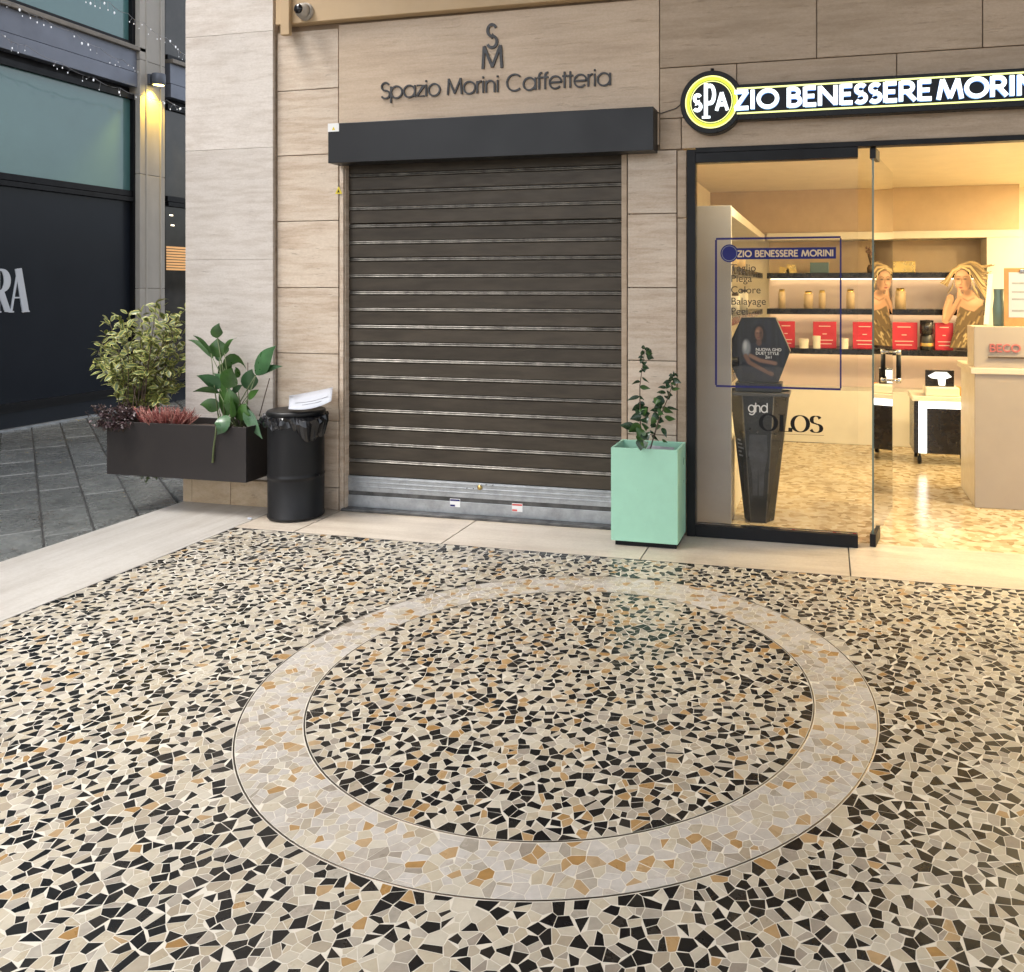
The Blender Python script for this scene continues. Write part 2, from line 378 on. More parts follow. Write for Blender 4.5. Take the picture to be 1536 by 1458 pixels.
# ------------------------------------------------------------------ painted prints: a picture brushed onto a fine flat mesh
def printmat():
    m, nt, bs, n, l = nodes('printed_picture')
    at = n.new('ShaderNodeAttribute'); at.attribute_name = 'print'; l.new(at.outputs['Color'], bs.inputs['Base Color']); bs.inputs['Roughness'].default_value = .4
    return m
M['print'] = printmat()
def inpoly(X, Y, p):
    c = np.zeros(X.shape, bool); n = len(p)
    for i in range(n):
        (x0, y0), (x1, y1) = p[i], p[(i + 1) % n]
        if y0 != y1: c ^= ((y0 > Y) != (y1 > Y)) & (X < (x1 - x0) * (Y - y0) / (y1 - y0) + x0)
    return c
class Canvas:
    def __init__(s, x0, x1, y0, y1, nx, ny, bg=None):
        s.X, s.Y = np.meshgrid(np.linspace(x0, x1, nx), np.linspace(y0, y1, ny)); s.C = np.zeros((ny, nx, 3)); s.mask = np.zeros((ny, nx)); s.nx, s.ny = nx, ny
        if bg: s.C[:] = bg; s.mask[:] = 1
    def lay(s, a, c, inside=False):
        if inside: a = a * (s.mask > .5)
        s.C += (np.array(c) - s.C) * a[..., None]; s.mask = np.maximum(s.mask, a)
    def ell(s, cx, cy, rx, ry, c, edge=6): d = (np.hypot((s.X - cx) / rx, (s.Y - cy) / ry) - 1) * min(rx, ry); s.lay(np.clip(.5 - d / edge, 0, 1), c)
    def stroke(s, pts, w, c, edge=5, taper=False, sub=1, inside=False):
        D = np.full(s.X.shape, 1e9); n = len(pts) - 1
        for i in range(n):
            (x0, y0), (x1, y1) = pts[i], pts[i + 1]; L = (x1 - x0) ** 2 + (y1 - y0) ** 2 + 1e-9
            t = np.clip(((s.X - x0) * (x1 - x0) + (s.Y - y0) * (y1 - y0)) / L, 0, 1)
            d = np.hypot(s.X - x0 - t * (x1 - x0), s.Y - y0 - t * (y1 - y0)) - w * .5 * ((1 - .75 * ((i + t) / n) ** 2) if taper else 1); D = np.minimum(D, d)
        s.lay(np.clip(.5 - D / edge, 0, 1), c, inside)
    def poly(s, p, c, edge=6):
        a = inpoly(s.X, s.Y, p).astype(float)
        for _ in range(2): a[1:-1, 1:-1] = (a[1:-1, 1:-1] * 2 + a[:-2, 1:-1] + a[2:, 1:-1] + a[1:-1, :-2] + a[1:-1, 2:]) / 6
        s.lay(a, c)
    def build(s, name, S, thick, parent):
        """the picture as a card of the given thickness, cut along its painted outline"""
        nx, ny = s.nx, s.ny; keep = s.mask > .45
        fr = [S(x, y) for x, y in zip(s.X.ravel(), s.Y.ravel())]; N = nx * ny
        vs = [tuple(p + Vector((0, -thick, 0))) for p in fr] + [tuple(p) for p in fr]; fs = []
        q = keep[:-1, :-1] & keep[1:, :-1] & keep[:-1, 1:] & keep[1:, 1:]
        for j in range(ny - 1):
            for i in range(nx - 1):
                if not q[j, i]: continue
                a = j * nx + i; b, c, d = a + 1, a + nx + 1, a + nx
                fs += [(a, d, c, b), (a + N, b + N, c + N, d + N)]
                if i == 0 or not q[j, i - 1]: fs.append((a, a + N, d + N, d))
                if i == nx - 2 or not q[j, i + 1]: fs.append((b, c, c + N, b + N))
                if j == 0 or not q[j - 1, i]: fs.append((a, b, b + N, a + N))
                if j == ny - 2 or not q[j + 1, i]: fs.append((d, d + N, c + N, c))
        me = bpy.data.meshes.new(name); me.from_pydata(vs, [], fs); me.materials.append(M['print'])
        ca = me.color_attributes.new('print', 'FLOAT_COLOR', 'POINT'); col4 = np.ones((2 * N, 4)); col4[:N, :3] = s.C.reshape(-1, 3); col4[N:, :3] = s.C.reshape(-1, 3)
        ca.data.foreach_set('color', col4.ravel()); me.update()
        return link(name, me, parent)

# ------------------------------------------------------------------ stroke lettering
def arc(cx, cy, rx, ry, a0, a1, n=14):
    return [(cx + rx * math.cos(math.radians(a0 + (a1 - a0) * i / n)), cy + ry * math.sin(math.radians(a0 + (a1 - a0) * i / n))) for i in range(n + 1)]
def circ(cx, cy, rx, ry, n=26): return arc(cx, cy, rx, ry, 0, 360, n)
SANS = {
 'S': (.62, [arc(.31, .745, .25, .245, 25, 270, 14) + arc(.31, .255, .28, .245, 90, -155, 14)]),
 'p': (.86, [[(0.05, -.28), (.05, .73)], circ(.42, .365, .36, .365)]),
 'a': (.86, [[(.76, 0), (.76, .73)], circ(.40, .365, .36, .365)]),
 'z': (.56, [[(.03, .70), (.50, .70), (.03, .03), (.52, .03)]]),
 'i': (.20, [[(.07, 0), (.07, .73)], [(.07, .88), (.07, .99)]]),
 'o': (.82, [circ(.39, .365, .36, .365)]),
 'M': (1.0, [[(.02, 0), (.08, .98)], [(.08, .98), (.46, .06)], [(.46, .06), (.84, .98)], [(.84, .98), (.90, 0)]]),
 'r': (.36, [[(.06, 0), (.06, .73)], arc(.30, .44, .24, .27, 180, 85, 8)]),
 'n': (.70, [[(.06, 0), (.06, .73)], arc(.32, .43, .26, .28, 180, 0, 14) + [(.58, 0)]]),
 'C': (1.0, [arc(.50, .5, .47, .49, 45, 315, 22)]),
 'f': (.36, [[(.13, 0), (.13, .78)] + arc(.28, .80, .15, .18, 180, 80, 8), [(0, .70), (.32, .70)]]),
 'e': (.80, [[(.05, .37), (.74, .37)] + arc(.39, .365, .355, .365, 0, 320, 22)]),
 't': (.34, [[(.13, 0), (.13, .96)], [(0, .70), (.30, .70)]]),
 'h': (.70, [[(.06, 0), (.06, 1.0)], arc(.32, .43, .26, .28, 180, 0, 14) + [(.58, 0)]]),
 'd': (.86, [[(.76, 0), (.76, 1.0)], circ(.40, .365, .36, .365)]),
 'g': (.86, [circ(.40, .365, .36, .365), [(.76, .73), (.76, -.02)] + arc(.42, -.02, .34, .26, 0, -150, 10)]),
}
CAPS = {
 'Z': (.74, [[(.04, .93), (.66, .93)], [(.62, .93), (.08, .07)], [(.04, .07), (.68, .07)]]),
 'I': (.32, [[(.13, 0), (.13, 1)]]),
 'O': (1.04, [circ(.50, .5, .42, .43)]),
 'B': (.70, [[(.1, 0), (.1, 1)], [(.1, .93), (.3, .93)] + arc(.32, .73, .2, .2, 90, -90, 10) + [(.1, .53)], [(.1, .53), (.32, .53)] + arc(.34, .30, .25, .23, 90, -90, 10) + [(.1, .07)]]),
 'E': (.64, [[(.1, 0), (.1, 1)], [(.1, .93), (.56, .93)], [(.1, .51), (.50, .51)], [(.1, .07), (.58, .07)]]),
 'N': (.90, [[(.1, 0), (.1, 1)], [(.1, .95), (.76, .05)], [(.76, 0), (.76, 1)]]),
 'S': (.60, [arc(.29, .73, .20, .20, 35, 270, 12) + arc(.27, .28, .22, .22, 90, -145, 12)]),
 'R': (.76, [[(.1, 0), (.1, 1)], [(.1, .93), (.34, .93)] + arc(.36, .70, .22, .23, 90, -90, 10) + [(.1, .47)], [(.34, .47), (.68, .02)]]),
 'M': (1.14, [[(.06, 0), (.22, .98)], [(.22, .98), (.54, .05)], [(.54, .05), (.86, .98)], [(.86, .98), (1.02, 0)]]),
 'P': (.66, [[(.1, 0), (.1, 1)], [(.1, .93), (.34, .93)] + arc(.36, .68, .22, .25, 90, -90, 10) + [(.1, .43)]]),
 'A': (.80, [[(.04, 0), (.38, 1)], [(.38, 1), (.74, 0)], [(.17, .33), (.60, .33)]]),
 'C': (.84, [arc(.46, .5, .38, .43, 45, 315, 18)]), 'L': (.60, [[(.1, 1), (.1, 0)], [(.1, .05), (.56, .05)]]),
}
def serif(x, y, w, h=.03): return [(x - w, y), (x + w, y)]
BOOK = {  # high-contrast book capitals
 'O': (.92, [circ(.44, .5, .40, .48)]),
 'L': (.72, [[(.2, 1), (.2, 0)], [(.02, .985), (.40, .985)], [(.02, .015), (.66, .015)], [(.65, .0), (.66, .24)]]),
 'S': (.66, [arc(.32, .76, .22, .22, 20, 270, 14) + arc(.32, .27, .27, .25, 90, -160, 14)]),
 'R': (.74, [[(.2, 0), (.2, 1)], [(.0, .985), (.36, .985)] + arc(.36, .74, .26, .245, 90, -90, 14) + [(.2, .495)], [(.02, .015), (.38, .015)], [(.36, .495), (.62, .05), (.80, .02)]]),
 'A': (.80, [([(.06, 0), (.40, 1.02)], .25), [(.40, 1.02), (.76, 0)], [(.18, .34), (.60, .34)], [(-.04, .012), (.18, .012)], [(.58, .012), (.94, .012)]]),
}
class Plane:
    def __init__(s, o, r, u, n): s.o, s.r, s.u, s.n = Vector(o), Vector(r).normalized(), Vector(u).normalized(), Vector(n).normalized()
    def __call__(s, a, b, d=0): return s.o + s.r * a + s.u * b + s.n * d
def ribbon(mb, pl, pts, w, d0, d1, mi=0, sidemi=None, contrast=None):
    n = len(pts); closed = math.dist(pts[0], pts[-1]) < 1e-6
    L, Rr = [], []
    for i in range(n):
        if closed: a = pts[(i - 1) % (n - 1)]; b = pts[(i + 1) % (n - 1)]
        else: a = pts[max(i - 1, 0)]; b = pts[min(i + 1, n - 1)]
        dx, dy = b[0] - a[0], b[1] - a[1]; k = math.hypot(dx, dy) or 1
        dx, dy = dx / k, dy / k
        miter = 1.0
        if 0 < i < n - 1 or closed:
            p = pts[i]; e1 = (p[0] - a[0], p[1] - a[1]); k1 = math.hypot(*e1) or 1
            cosb = abs((e1[0] * dx + e1[1] * dy) / k1); miter = min(2.2, 1 / max(cosb, .3))
        ww = w * .5 * miter
        if contrast: ww = (contrast + max(0, w - contrast) * abs(dy) ** 1.5) * .5 * min(miter, 1.2)
        L.append((pts[i][0] - dy * ww, pts[i][1] + dx * ww)); Rr.append((pts[i][0] + dy * ww, pts[i][1] - dx * ww))
    vs = [pl(a, b, d1) for a, b in L] + [pl(a, b, d1) for a, b in Rr] + [pl(a, b, d0) for a, b in L] + [pl(a, b, d0) for a, b in Rr]
    fr = [(i, n + i, n + i + 1, i + 1) for i in range(n - 1)]
    sd = [(i, i + 1, 2 * n + i + 1, 2 * n + i) for i in range(n - 1)] + [(n + i + 1, n + i, 3 * n + i, 3 * n + i + 1) for i in range(n - 1)]
    if not closed: sd += [(0, 2 * n, 3 * n, n), (n - 1, 2 * n - 1, 4 * n - 1, 3 * n - 1)]
    mb.add(vs, fr, mi); mb.add(vs, sd, mi if sidemi is None else sidemi)
def glyph(pl, font, ch, x, y, cap, w, depth, contrast=None, xs=1.0, two=False):
    mb = MB()
    for k, st in enumerate(font[ch][1]):
        wk = w
        if isinstance(st, tuple): st, wk = st[0], w * st[1]
        ribbon(mb, pl, [(x + a * cap * xs, y + b * cap) for a, b in st], wk, 0, depth + k * .0003, 0, 1 if two else None, contrast)
    return mb
def word(pl, font, text, x, y, cap, w, depth, mats, parent, width=None, contrast=None, xs=1.0, two=False, track=0.0):
    tot = sum((font[c][0] * xs + track) if c != ' ' else .42 * xs for c in text)
    if width: xs *= width / (tot * cap)
    for c in text:
        if c == ' ': x += .42 * cap * xs; continue
        obj('letter', glyph(pl, font, c, x, y, cap, w, depth, contrast, xs, two), mats, parent)
        x += (font[c][0] * xs + track) * cap
    return x
def textmesh(body, size, m, pl, x, y, parent, name='lettering', depth=.0004, align='LEFT'):
    cu = bpy.data.curves.new('t', 'FONT'); cu.body = body; cu.size = size; cu.align_x = align; cu.extrude = depth / 2
    to = bpy.data.objects.new('t', cu); col.objects.link(to)
    bpy.context.view_layer.update()
    me = bpy.data.meshes.new_from_object(to.evaluated_get(bpy.context.evaluated_depsgraph_get()))
    bpy.data.objects.remove(to); bpy.data.curves.remove(cu)
    for v in me.vertices: v.co = pl(x + v.co.x, y + v.co.y, depth / 2 + v.co.z)
    me.materials.clear(); me.materials.append(m); me.name = name
    return link(name, me, parent)

# ================================================================== SETTING
YW, YP, YPL, YS = 5.0, 4.965, 4.945, 5.06          # wall face, pillar face, plinth face, shutter face
XB0, XB1 = -4.41, -3.62                            # travertine border between street and arcade
YM = 4.487                                         # end of the mosaic
g = struct('ground', MB().add([(-400, -400, -.10), (400, -400, -.10), (400, 400, -.10), (-400, 400, -.10)], [(0, 1, 2, 3)]), M['ground'])

# ---- mosaic floor
RC, RO, RI = (-.978, 3.039), 1.149, .932
MX0, MX1, MY0, MY1 = XB1 + .006, 2.5, .75, YM - .004
floor = struct('floor', MB().box((XB1, MY0, -.09), (MX1, YM, -.0005)), M['grout'])
far = MB()
far.box((XB1, -6, -.09), (7, MY0, -.001)); far.box((MX1, MY0, -.09), (7, YM, -.001))
obj('floor_beyond', far, M['farmosaic'], floor)

def voronoi(sites, sp, inset, clip):
    buck = {}
    for i, (x, y) in enumerate(sites): buck.setdefault((int(x // sp), int(y // sp)), []).append(i)
    out = []
    for i, (x, y) in enumerate(sites):
        bx_, by_ = int(x // sp), int(y // sp); nb = []
        for a in (-2, -1, 0, 1, 2):
            for b in (-2, -1, 0, 1, 2):
                for j in buck.get((bx_ + a, by_ + b), ()):
                    if j != i:
                        dx, dy = sites[j][0] - x, sites[j][1] - y; nb.append((dx * dx + dy * dy, dx, dy))
        nb.sort(); e = sp * 1.3
        poly = [(-e, -e), (e, -e), (e, e), (-e, e)]
        rad2 = 2 * e * e
        cuts = []
        for d2, dx, dy in nb:
            if d2 > 4 * rad2: break
            d = math.sqrt(d2)
            poly = cut(poly, dx / d, dy / d, d / 2 - inset)
            if len(poly) < 3: break
            rad2 = max(p[0] ** 2 + p[1] ** 2 for p in poly)
        for nx, ny, dd in clip(x, y):
            if len(poly) >= 3: poly = cut(poly, nx, ny, dd)
        out.append([(x + a, y + b) for a, b in poly] if len(poly) >= 3 else None)
    return out
def cut(poly, nx, ny, d):
    out = []; n = len(poly)
    for k in range(n):
        a, b = poly[k], poly[(k + 1) % n]
        sa, sb = a[0] * nx + a[1] * ny - d, b[0] * nx + b[1] * ny - d
        if sa <= 0: out.append(a)
        if (sa < 0) != (sb < 0) and sa != sb:
            t = sa / (sa - sb); out.append((a[0] + (b[0] - a[0]) * t, a[1] + (b[1] - a[1]) * t))
    return out
def area(p): return .5 * abs(sum(p[i][0] * p[(i + 1) % len(p)][1] - p[(i + 1) % len(p)][0] * p[i][1] for i in range(len(p))))
def simplify(p, keep):
    p = list(p)
    while len(p) > keep:
        n = len(p); best = min(range(n), key=lambda i: abs((p[i][0] - p[i - 1][0]) * (p[(i + 1) % n][1] - p[i - 1][1]) - (p[(i + 1) % n][0] - p[i - 1][0]) * (p[i][1] - p[i - 1][1])))
        p.pop(best)
    return p
rr = random.Random(3)
SP = .030
zones = {'out': [], 'ring': [], 'in': []}
for zn, s_ in (('out', SP), ('ring', .030), ('in', .0285)):
    y = MY0
    while y < MY1 + s_:
        x = MX0
        while x < MX1 + s_:
            X = x + (rr.random() - .5) * s_ * 1.35; Y = y + (rr.random() - .5) * s_ * 1.1
            d = math.hypot(X - RC[0], Y - RC[1])
            ok = MX0 + .004 < X < MX1 and MY0 < Y < MY1 - .004
            if ok and ((zn == 'out' and d > RO + .007) or (zn == 'ring' and RI + .008 < d < RO - .008) or (zn == 'in' and d < RI - .007)):
                u = rr.random()
                if u > .13: zones[zn].append((X, Y))
                if u > .90: zones[zn].append((X + s_ * .42, Y + s_ * .30 * (1 if u > .95 else -1))) if zn == 'out' and d > RO + .05 and X < MX1 - .05 and .1 < MY1 - Y and Y > MY0 + .1 else None
            x += s_ * 1.14
        y += s_ * .86
def clipper(zn):
    def f(x, y):
        r = [(-1, 0, x - MX0 - .002), (1, 0, MX1 - x), (0, -1, y - MY0), (0, 1, MY1 - y - .002)]
        dx, dy = x - RC[0], y - RC[1]; d = math.hypot(dx, dy); ux, uy = dx / d, dy / d
        if zn == 'out' and d < RO + .12: r.append((-ux, -uy, d - RO - .005))
        if zn == 'in' and d > RI - .12: r.append((ux, uy, RI - .005 - d))
        if zn == 'ring':
            r.append((ux, uy, RO - .005 - d)); r.append((-ux, -uy, d - RI - .006))
        return r
    return f
chips = []
for zn in zones:
    st = zones[zn]; polys = voronoi(st, SP, .0009, clipper(zn))
    order = list(range(len(st))); rr.shuffle(order); cls = {}; bk = {}
    for i in order:
        if polys[i] is None: continue
        a = area(polys[i])
        if zn == 'ring':
            u = rr.random(); cls[i] = 3 if u < .13 else (1 if u < .36 else (2 if u < .46 else 4)); continue
        x, y = st[i]; key = (int(x / .04), int(y / .04))
        near = any(math.hypot((st[j][0] - x) * .86, (st[j][1] - y) * 1.14) < .0305 for p in (-1, 0, 1) for q in (-1, 0, 1) for j in bk.get((key[0] + p, key[1] + q), ()))
        if not near and a < SP * SP * 1.9 and rr.random() < .97:
            cls[i] = 0; bk.setdefault(key, []).append(i)
        else:
            u = rr.random(); oc = .17 if zn == 'in' else .065
            cls[i] = 3 if u < oc else (2 if u < oc + .2 else 1)
    for i, c in cls.items():
        p = polys[i]
        if area(p) < 2e-5: continue
        if c == 0 and len(p) > 4: p = simplify(p, rr.choice((4, 4, 4, 5, 5)) if rr.random() < .85 else 3)
        elif len(p) > 5 and rr.random() < .5: p = simplify(p, 5)
        chips.append((c, p))
CM = [M['c_black'], M['c_cream'], M['c_grey'], M['c_ochre'], M['c_white']]
def project(p):
    X = p[0] * CS + p[1] * SN; Z = -p[0] * SN + p[1] * CS
    return (CX + F * X / Z, Y0 + F * H / Z) if Z > .1 else (-1, -1)
vis = []
for k, (c, p) in enumerate(chips):
    q = (sum(a for a, b in p) / len(p), sum(b for a, b in p) / len(p)); s_ = project(q)
    if 0 < s_[0] < 1536 and 0 < s_[1] < 1458:
        vis.append((area([project(a) for a in p]), k))
vis.sort(reverse=True); single = {k for _, k in vis[:300]}
def chipmesh(mb, c, p):
    n = len(p); m = (sum(a for a, b in p) / n, sum(b for a, b in p) / n); dz = rr.uniform(-.0002, .0001)
    e = .0006
    def inn(a):
        dx, dy = a[0] - m[0], a[1] - m[1]; k = math.hypot(dx, dy) or 1; return (a[0] - dx / k * e, a[1] - dy / k * e)
    vs = [(*inn(a), dz) for a in p] + [(*a, dz - .0005) for a in p] + [(*a, -.004) for a in p]
    fs = [tuple(range(n))] + [(n + i, n + (i + 1) % n, (i + 1) % n, i) for i in range(n)] + [(2 * n + i, 2 * n + (i + 1) % n, n + (i + 1) % n, n + i) for i in range(n)]
    mb.add(vs, fs, c)
rest = MB()
for k, (c, p) in enumerate(chips):
    if area(p) and sum((p[i][0] * p[(i + 1) % len(p)][1] - p[(i + 1) % len(p)][0] * p[i][1]) for i in range(len(p))) < 0: p = p[::-1]
    if k in single:
        mb = MB(); chipmesh(mb, 0, p); obj('stone_chip', mb, CM[c], floor)
    else: chipmesh(rest, c, p)
o = obj('mosaic_chips', rest, CM, floor); o['kind'] = 'stuff'
for r0 in (RO, RI):
    mb = MB(); mb.lathe([(r0 - .0024, -.004), (r0 - .0024, .0002), (r0 + .0024, .0002), (r0 + .0024, -.004)], (RC[0], RC[1], 0), 160)
    obj('divider_strip', mb, M['brass'], floor)
mb = MB(); mb.box((XB1 + .001, MY0, -.01), (XB1 + .007, YM, -.0002)); mb.box((XB1 + .007, YM - .005, -.01), (MX1, YM - .0005, -.0002))
obj('edge_strip', mb, M['darkrail'], floor)

# ---- travertine border by the street, sill slabs along the facade
kerb = struct('pavement_border', MB().box((XB0 + .01, -4, -.14), (XB1 - .004, YPL + .02, -.012)), M['joint'])
y = -4.0
for y1 in (-1.6, .55, 2.72, YPL + .3):
    obj('slab', bx((XB0, y + .002, -.12), (XB1 - .0015, y1 - .002, 0)), M['strip'], kerb, .004); y = y1
sill = struct('threshold', MB().box((XB1, YM, -.09), (6, YS + .05, -.006)), M['darkrail'])
x = XB1
for x1 in (-3.195, -2.207, -1.008, .118, 1.27, 2.45, 3.6, 4.8, 6):
    obj('slab', bx((x + .0035, YM + .001, -.05), (x1 - .0035, YS + .03, 0)), M['sill'], sill, .0025); x = x1

# ---- street with diagonal stone slabs
street = struct('street', MB().box((-9.2, -4, -.12), (XB0 - .001, 22, -.034)), M['streetjoint'])
th = math.atan2((25 - CX) / F, 1); wa = th - YAW                 # bearing of the long joints, measured from +Y
uL = Vector((math.sin(wa), math.cos(wa), 0)); uW = Vector((math.cos(wa), -math.sin(wa), 0))
SW = .265
slabmeshes = {}
rs = random.Random(5)
for i in range(-46, 46):
    t = rs.uniform(-.5, 0) - 4
    while t < 22:
        ln = rs.choice((.45, .6, .7, .8)); c = uW * (i * SW) + uL * (t + ln / 2); t += ln
        if not (-9.1 < c.x < -4.2 and 2.4 < c.y < 15.5): continue
        s_ = project((c.x, c.y))
        if not (-420 < s_[0] < 420): continue
        if ln not in slabmeshes:
            mb = MB(); a, b = SW / 2 - .006, ln / 2 - .006; e = .008
            vs = [(sx * (a - k), sy * (b - k), z) for z, k in ((0, e), (-.006, 0), (-.05, 0)) for sx, sy in ((-1, -1), (1, -1), (1, 1), (-1, 1))]
            mb.add(vs, [(0, 1, 2, 3)] + [(4 + q, 4 + (q + 1) % 4, (q + 1) % 4, q) for q in range(4)] + [(8 + q, 8 + (q + 1) % 4, 4 + (q + 1) % 4, 4 + q) for q in range(4)])
            slabmeshes[ln] = mb.mesh('paving_slab', M['stone'])
        o = bpy.data.objects.new('paving_slab', slabmeshes[ln]); col.objects.link(o); o.parent = street
        o.location = (c.x, c.y, -.024 + rs.uniform(-.003, .003)); o.rotation_euler = (rs.uniform(-.006, .006), rs.uniform(-.006, .006), -wa)
mb = MB()
for k in range(260):                                              # leaves and grit swept against the border
    X = XB0 - abs(rs.gauss(0, .10)) - .005; Y = rs.uniform(3.4, 5.4)
    if k % 3 == 0: c0 = gz(70 + rs.gauss(0, 22), 776 + rs.gauss(0, 5), -.02); X, Y = c0.x, c0.y
    r0 = rs.uniform(.004, .014); a = rs.uniform(0, 6)
    mb.add([(X + r0 * math.cos(a + q) * rs.uniform(.6, 1), Y + r0 * math.sin(a + q) * rs.uniform(.6, 1), -.018 + rs.uniform(0, .006)) for q in (0, 1.7, 3.3, 4.8)], [(0, 1, 2, 3)])
o = obj('debris', mb, M['debris']); o['kind'] = 'stuff'; o['label'] = 'dry leaf scraps and grit swept against the travertine border'; o['category'] = 'debris'

# ---- arcade ceiling
struct('ceiling', MB().box((XB0, -5, 6.5), (7, YW, 6.8)), M['ceiling'])

# ================================================================== ARCADE BUILDING
bld = thing('arcade_building', 'travertine clad arcade facade with shuttered doorway and glazed shop', 'building', (-1, YW, 0))
XL, XR = -3.19, -1.215                                            # shutter opening
XD0, XD1 = -.825, 2.6                                             # shopfront opening
ZL, ZD = 2.345, 2.345
wb = MB()
wb.box((-4.38, YW + .024, 0), (XL - .02, 5.6, 6.8)); wb.box((XL - .02, YW + .024, ZL + .12), (XD0 - .03, 5.6, 6.8))
wb.box((XR + .04, YW + .024, 0), (XD0 - .03, 5.15, ZL + .13)); wb.box((XD0 - .03, YW + .024, ZD + .03), (7, 5.15, 6.8)); wb.box((XD1, YW + .024, 0), (7, 5.15, ZD + .04))
wb.box((-4.38, 5.6, 0), (-1.2, 9.0, 6.8))
obj('wall', wb, M['joint'], bld)
def panel(x0, x1, z0, z1, m, yf=YW, dep=.024, name='stone_panel', gp=.0025):
    obj(name, bx((x0 + gp, yf, z0 + gp), (x1 - gp, yf + dep, z1 - gp)), m, bld, .003)
rows = [0, .15, .60, 1.055, 1.505, 1.96, 2.412, 2.858]
# left pilaster
for z0, z1 in zip(rows, rows[1:] + [3.262]): panel(-3.69, -3.213, z0, z1, M['trav'] if z0 < 2.8 else M['trav'])
panel(-3.69, -3.213, 3.36, 6.47, M['trav'])
panel(-3.211, -3.176, 0, 2.38, M['trav'], YW + .004, .05)          # jamb strip
panel(-3.176, -3.166, 0, 2.38, M['trav'], YW + .012, .09)
# lintel with the cafe name
panel(-3.213, -1.0, 2.38, 3.285, M['trav_lintel'])
# right pilaster
for z0, z1 in zip(rows[:-1], rows[1:6] + [2.348]):
    if z1 > z0: panel(-1.203, -.893, z0, z1, M['trav'])
panel(-1.246, -1.206, 0, 2.345, M['trav_dark'], YW + .010, .04)
panel(-.892, -.832, 0, 1.93, M['trav_dark'], YW + .008, .04); panel(-.892, -.832, 1.93, 2.345, M['trav_dark'], YW + .008, .04)
# wall round the sign
def X5(x, y=100): return py(x, y, YW).x
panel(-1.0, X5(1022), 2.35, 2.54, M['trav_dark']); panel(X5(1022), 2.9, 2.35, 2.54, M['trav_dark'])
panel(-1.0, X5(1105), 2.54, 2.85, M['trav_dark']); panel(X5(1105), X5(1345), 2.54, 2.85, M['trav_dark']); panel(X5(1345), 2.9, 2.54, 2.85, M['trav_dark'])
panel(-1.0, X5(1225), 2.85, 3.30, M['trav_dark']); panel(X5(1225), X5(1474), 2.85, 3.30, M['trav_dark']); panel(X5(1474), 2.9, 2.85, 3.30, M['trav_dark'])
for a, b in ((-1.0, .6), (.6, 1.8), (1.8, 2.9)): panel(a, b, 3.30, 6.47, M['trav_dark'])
panel(2.9, 5, 0, 6.47, M['trav']); panel(2.6, 2.9, 0, 2.35, M['trav'])
# tan board above the lintel and the pole beside it
obj('fascia_board', bx((-3.66, YW - .055, 3.30), (-1.01, YW + .02, 6.47)), M['tan'], bld, .004)
p0, p1 = py(426, 40, YW - .05), py(439, 40, YW - .05)
obj('conduit', bx((p0.x, YW - .09, 3.215), (p1.x, YW - .058, 6.47)), M['tan'], bld, .004)
# corner pillar and plinth
zs = [.18, .62, 1.70, 2.47, 3.27, 4.1, 5.2, 6.47]
obj('pillar_core', bx((-4.385, YP + .024, 0), (-3.70, 5.6, 6.8)), M['trav'], bld)
for z0, z1 in zip(zs, zs[1:]):
    obj('stone_panel', bx((-4.405, YP, z0 + .001), (-3.697, YP + .022, z1 - .001)), M['trav_pillar'], bld, .0012)
    obj('stone_panel', bx((-4.408, YP + .0235, z0 + .001), (-4.386, 5.6, z1 - .001)), M['trav_pillar'], bld, .003)
for a, b in ((-4.40, -4.335), (-4.335, -4.02), (-4.02, -3.70)):
    obj('plinth_block', bx((a + .0015, YPL, 0), (b - .0015, YP + .02, .176)), M['trav_base'], bld, .003)
obj('plinth_block', bx((-4.412, YPL + .004, 0), (-4.385, 5.6, .176)), M['trav_base'], bld, .003)

# ================================================================== CAFE LETTERING
sgn = thing('wall_lettering', 'dark raised letters Spazio Morini Caffetteria under a stacked SM monogram', 'sign', (-2.2, YW, 2.6))
a, b = py(572, 149.5, YW), py(918, 131, YW)
pl = Plane((a.x, YW, 0), (1, 0, 0), (0, 0, 1), (0, -1, 0))
zb = (py(572, 147, YW).z + py(900, 131, YW).z) / 2
cap = py(670, 119, YW).z - py(670, 143.5, YW).z
word(pl, SANS, 'Spazio Morini Caffetteria', 0, zb, cap, .0112, .010, M['letterink'], sgn, width=b.x - a.x)
s0, s1 = py(739, 73, YW), py(739, 36, YW)
pl2 = Plane((py(739, 70, YW).x, YW, 0), (1, 0, 0), (0, 0, 1), (0, -1, 0))
hS = s1.z - s0.z
obj('letter', glyph(pl2, SANS, 'S', -.31 * hS * .80, s0.z + .004, hS * .95, .018, .010, None, .80), M['letterink'], sgn)
m0, m1 = py(739, 103, YW), py(739, 68.5, YW); hM = m1.z - m0.z
obj('letter', glyph(pl2, SANS, 'M', -.46 * hM, m0.z, hM, .018, .0108, None, 1.0), M['letterink'], sgn)

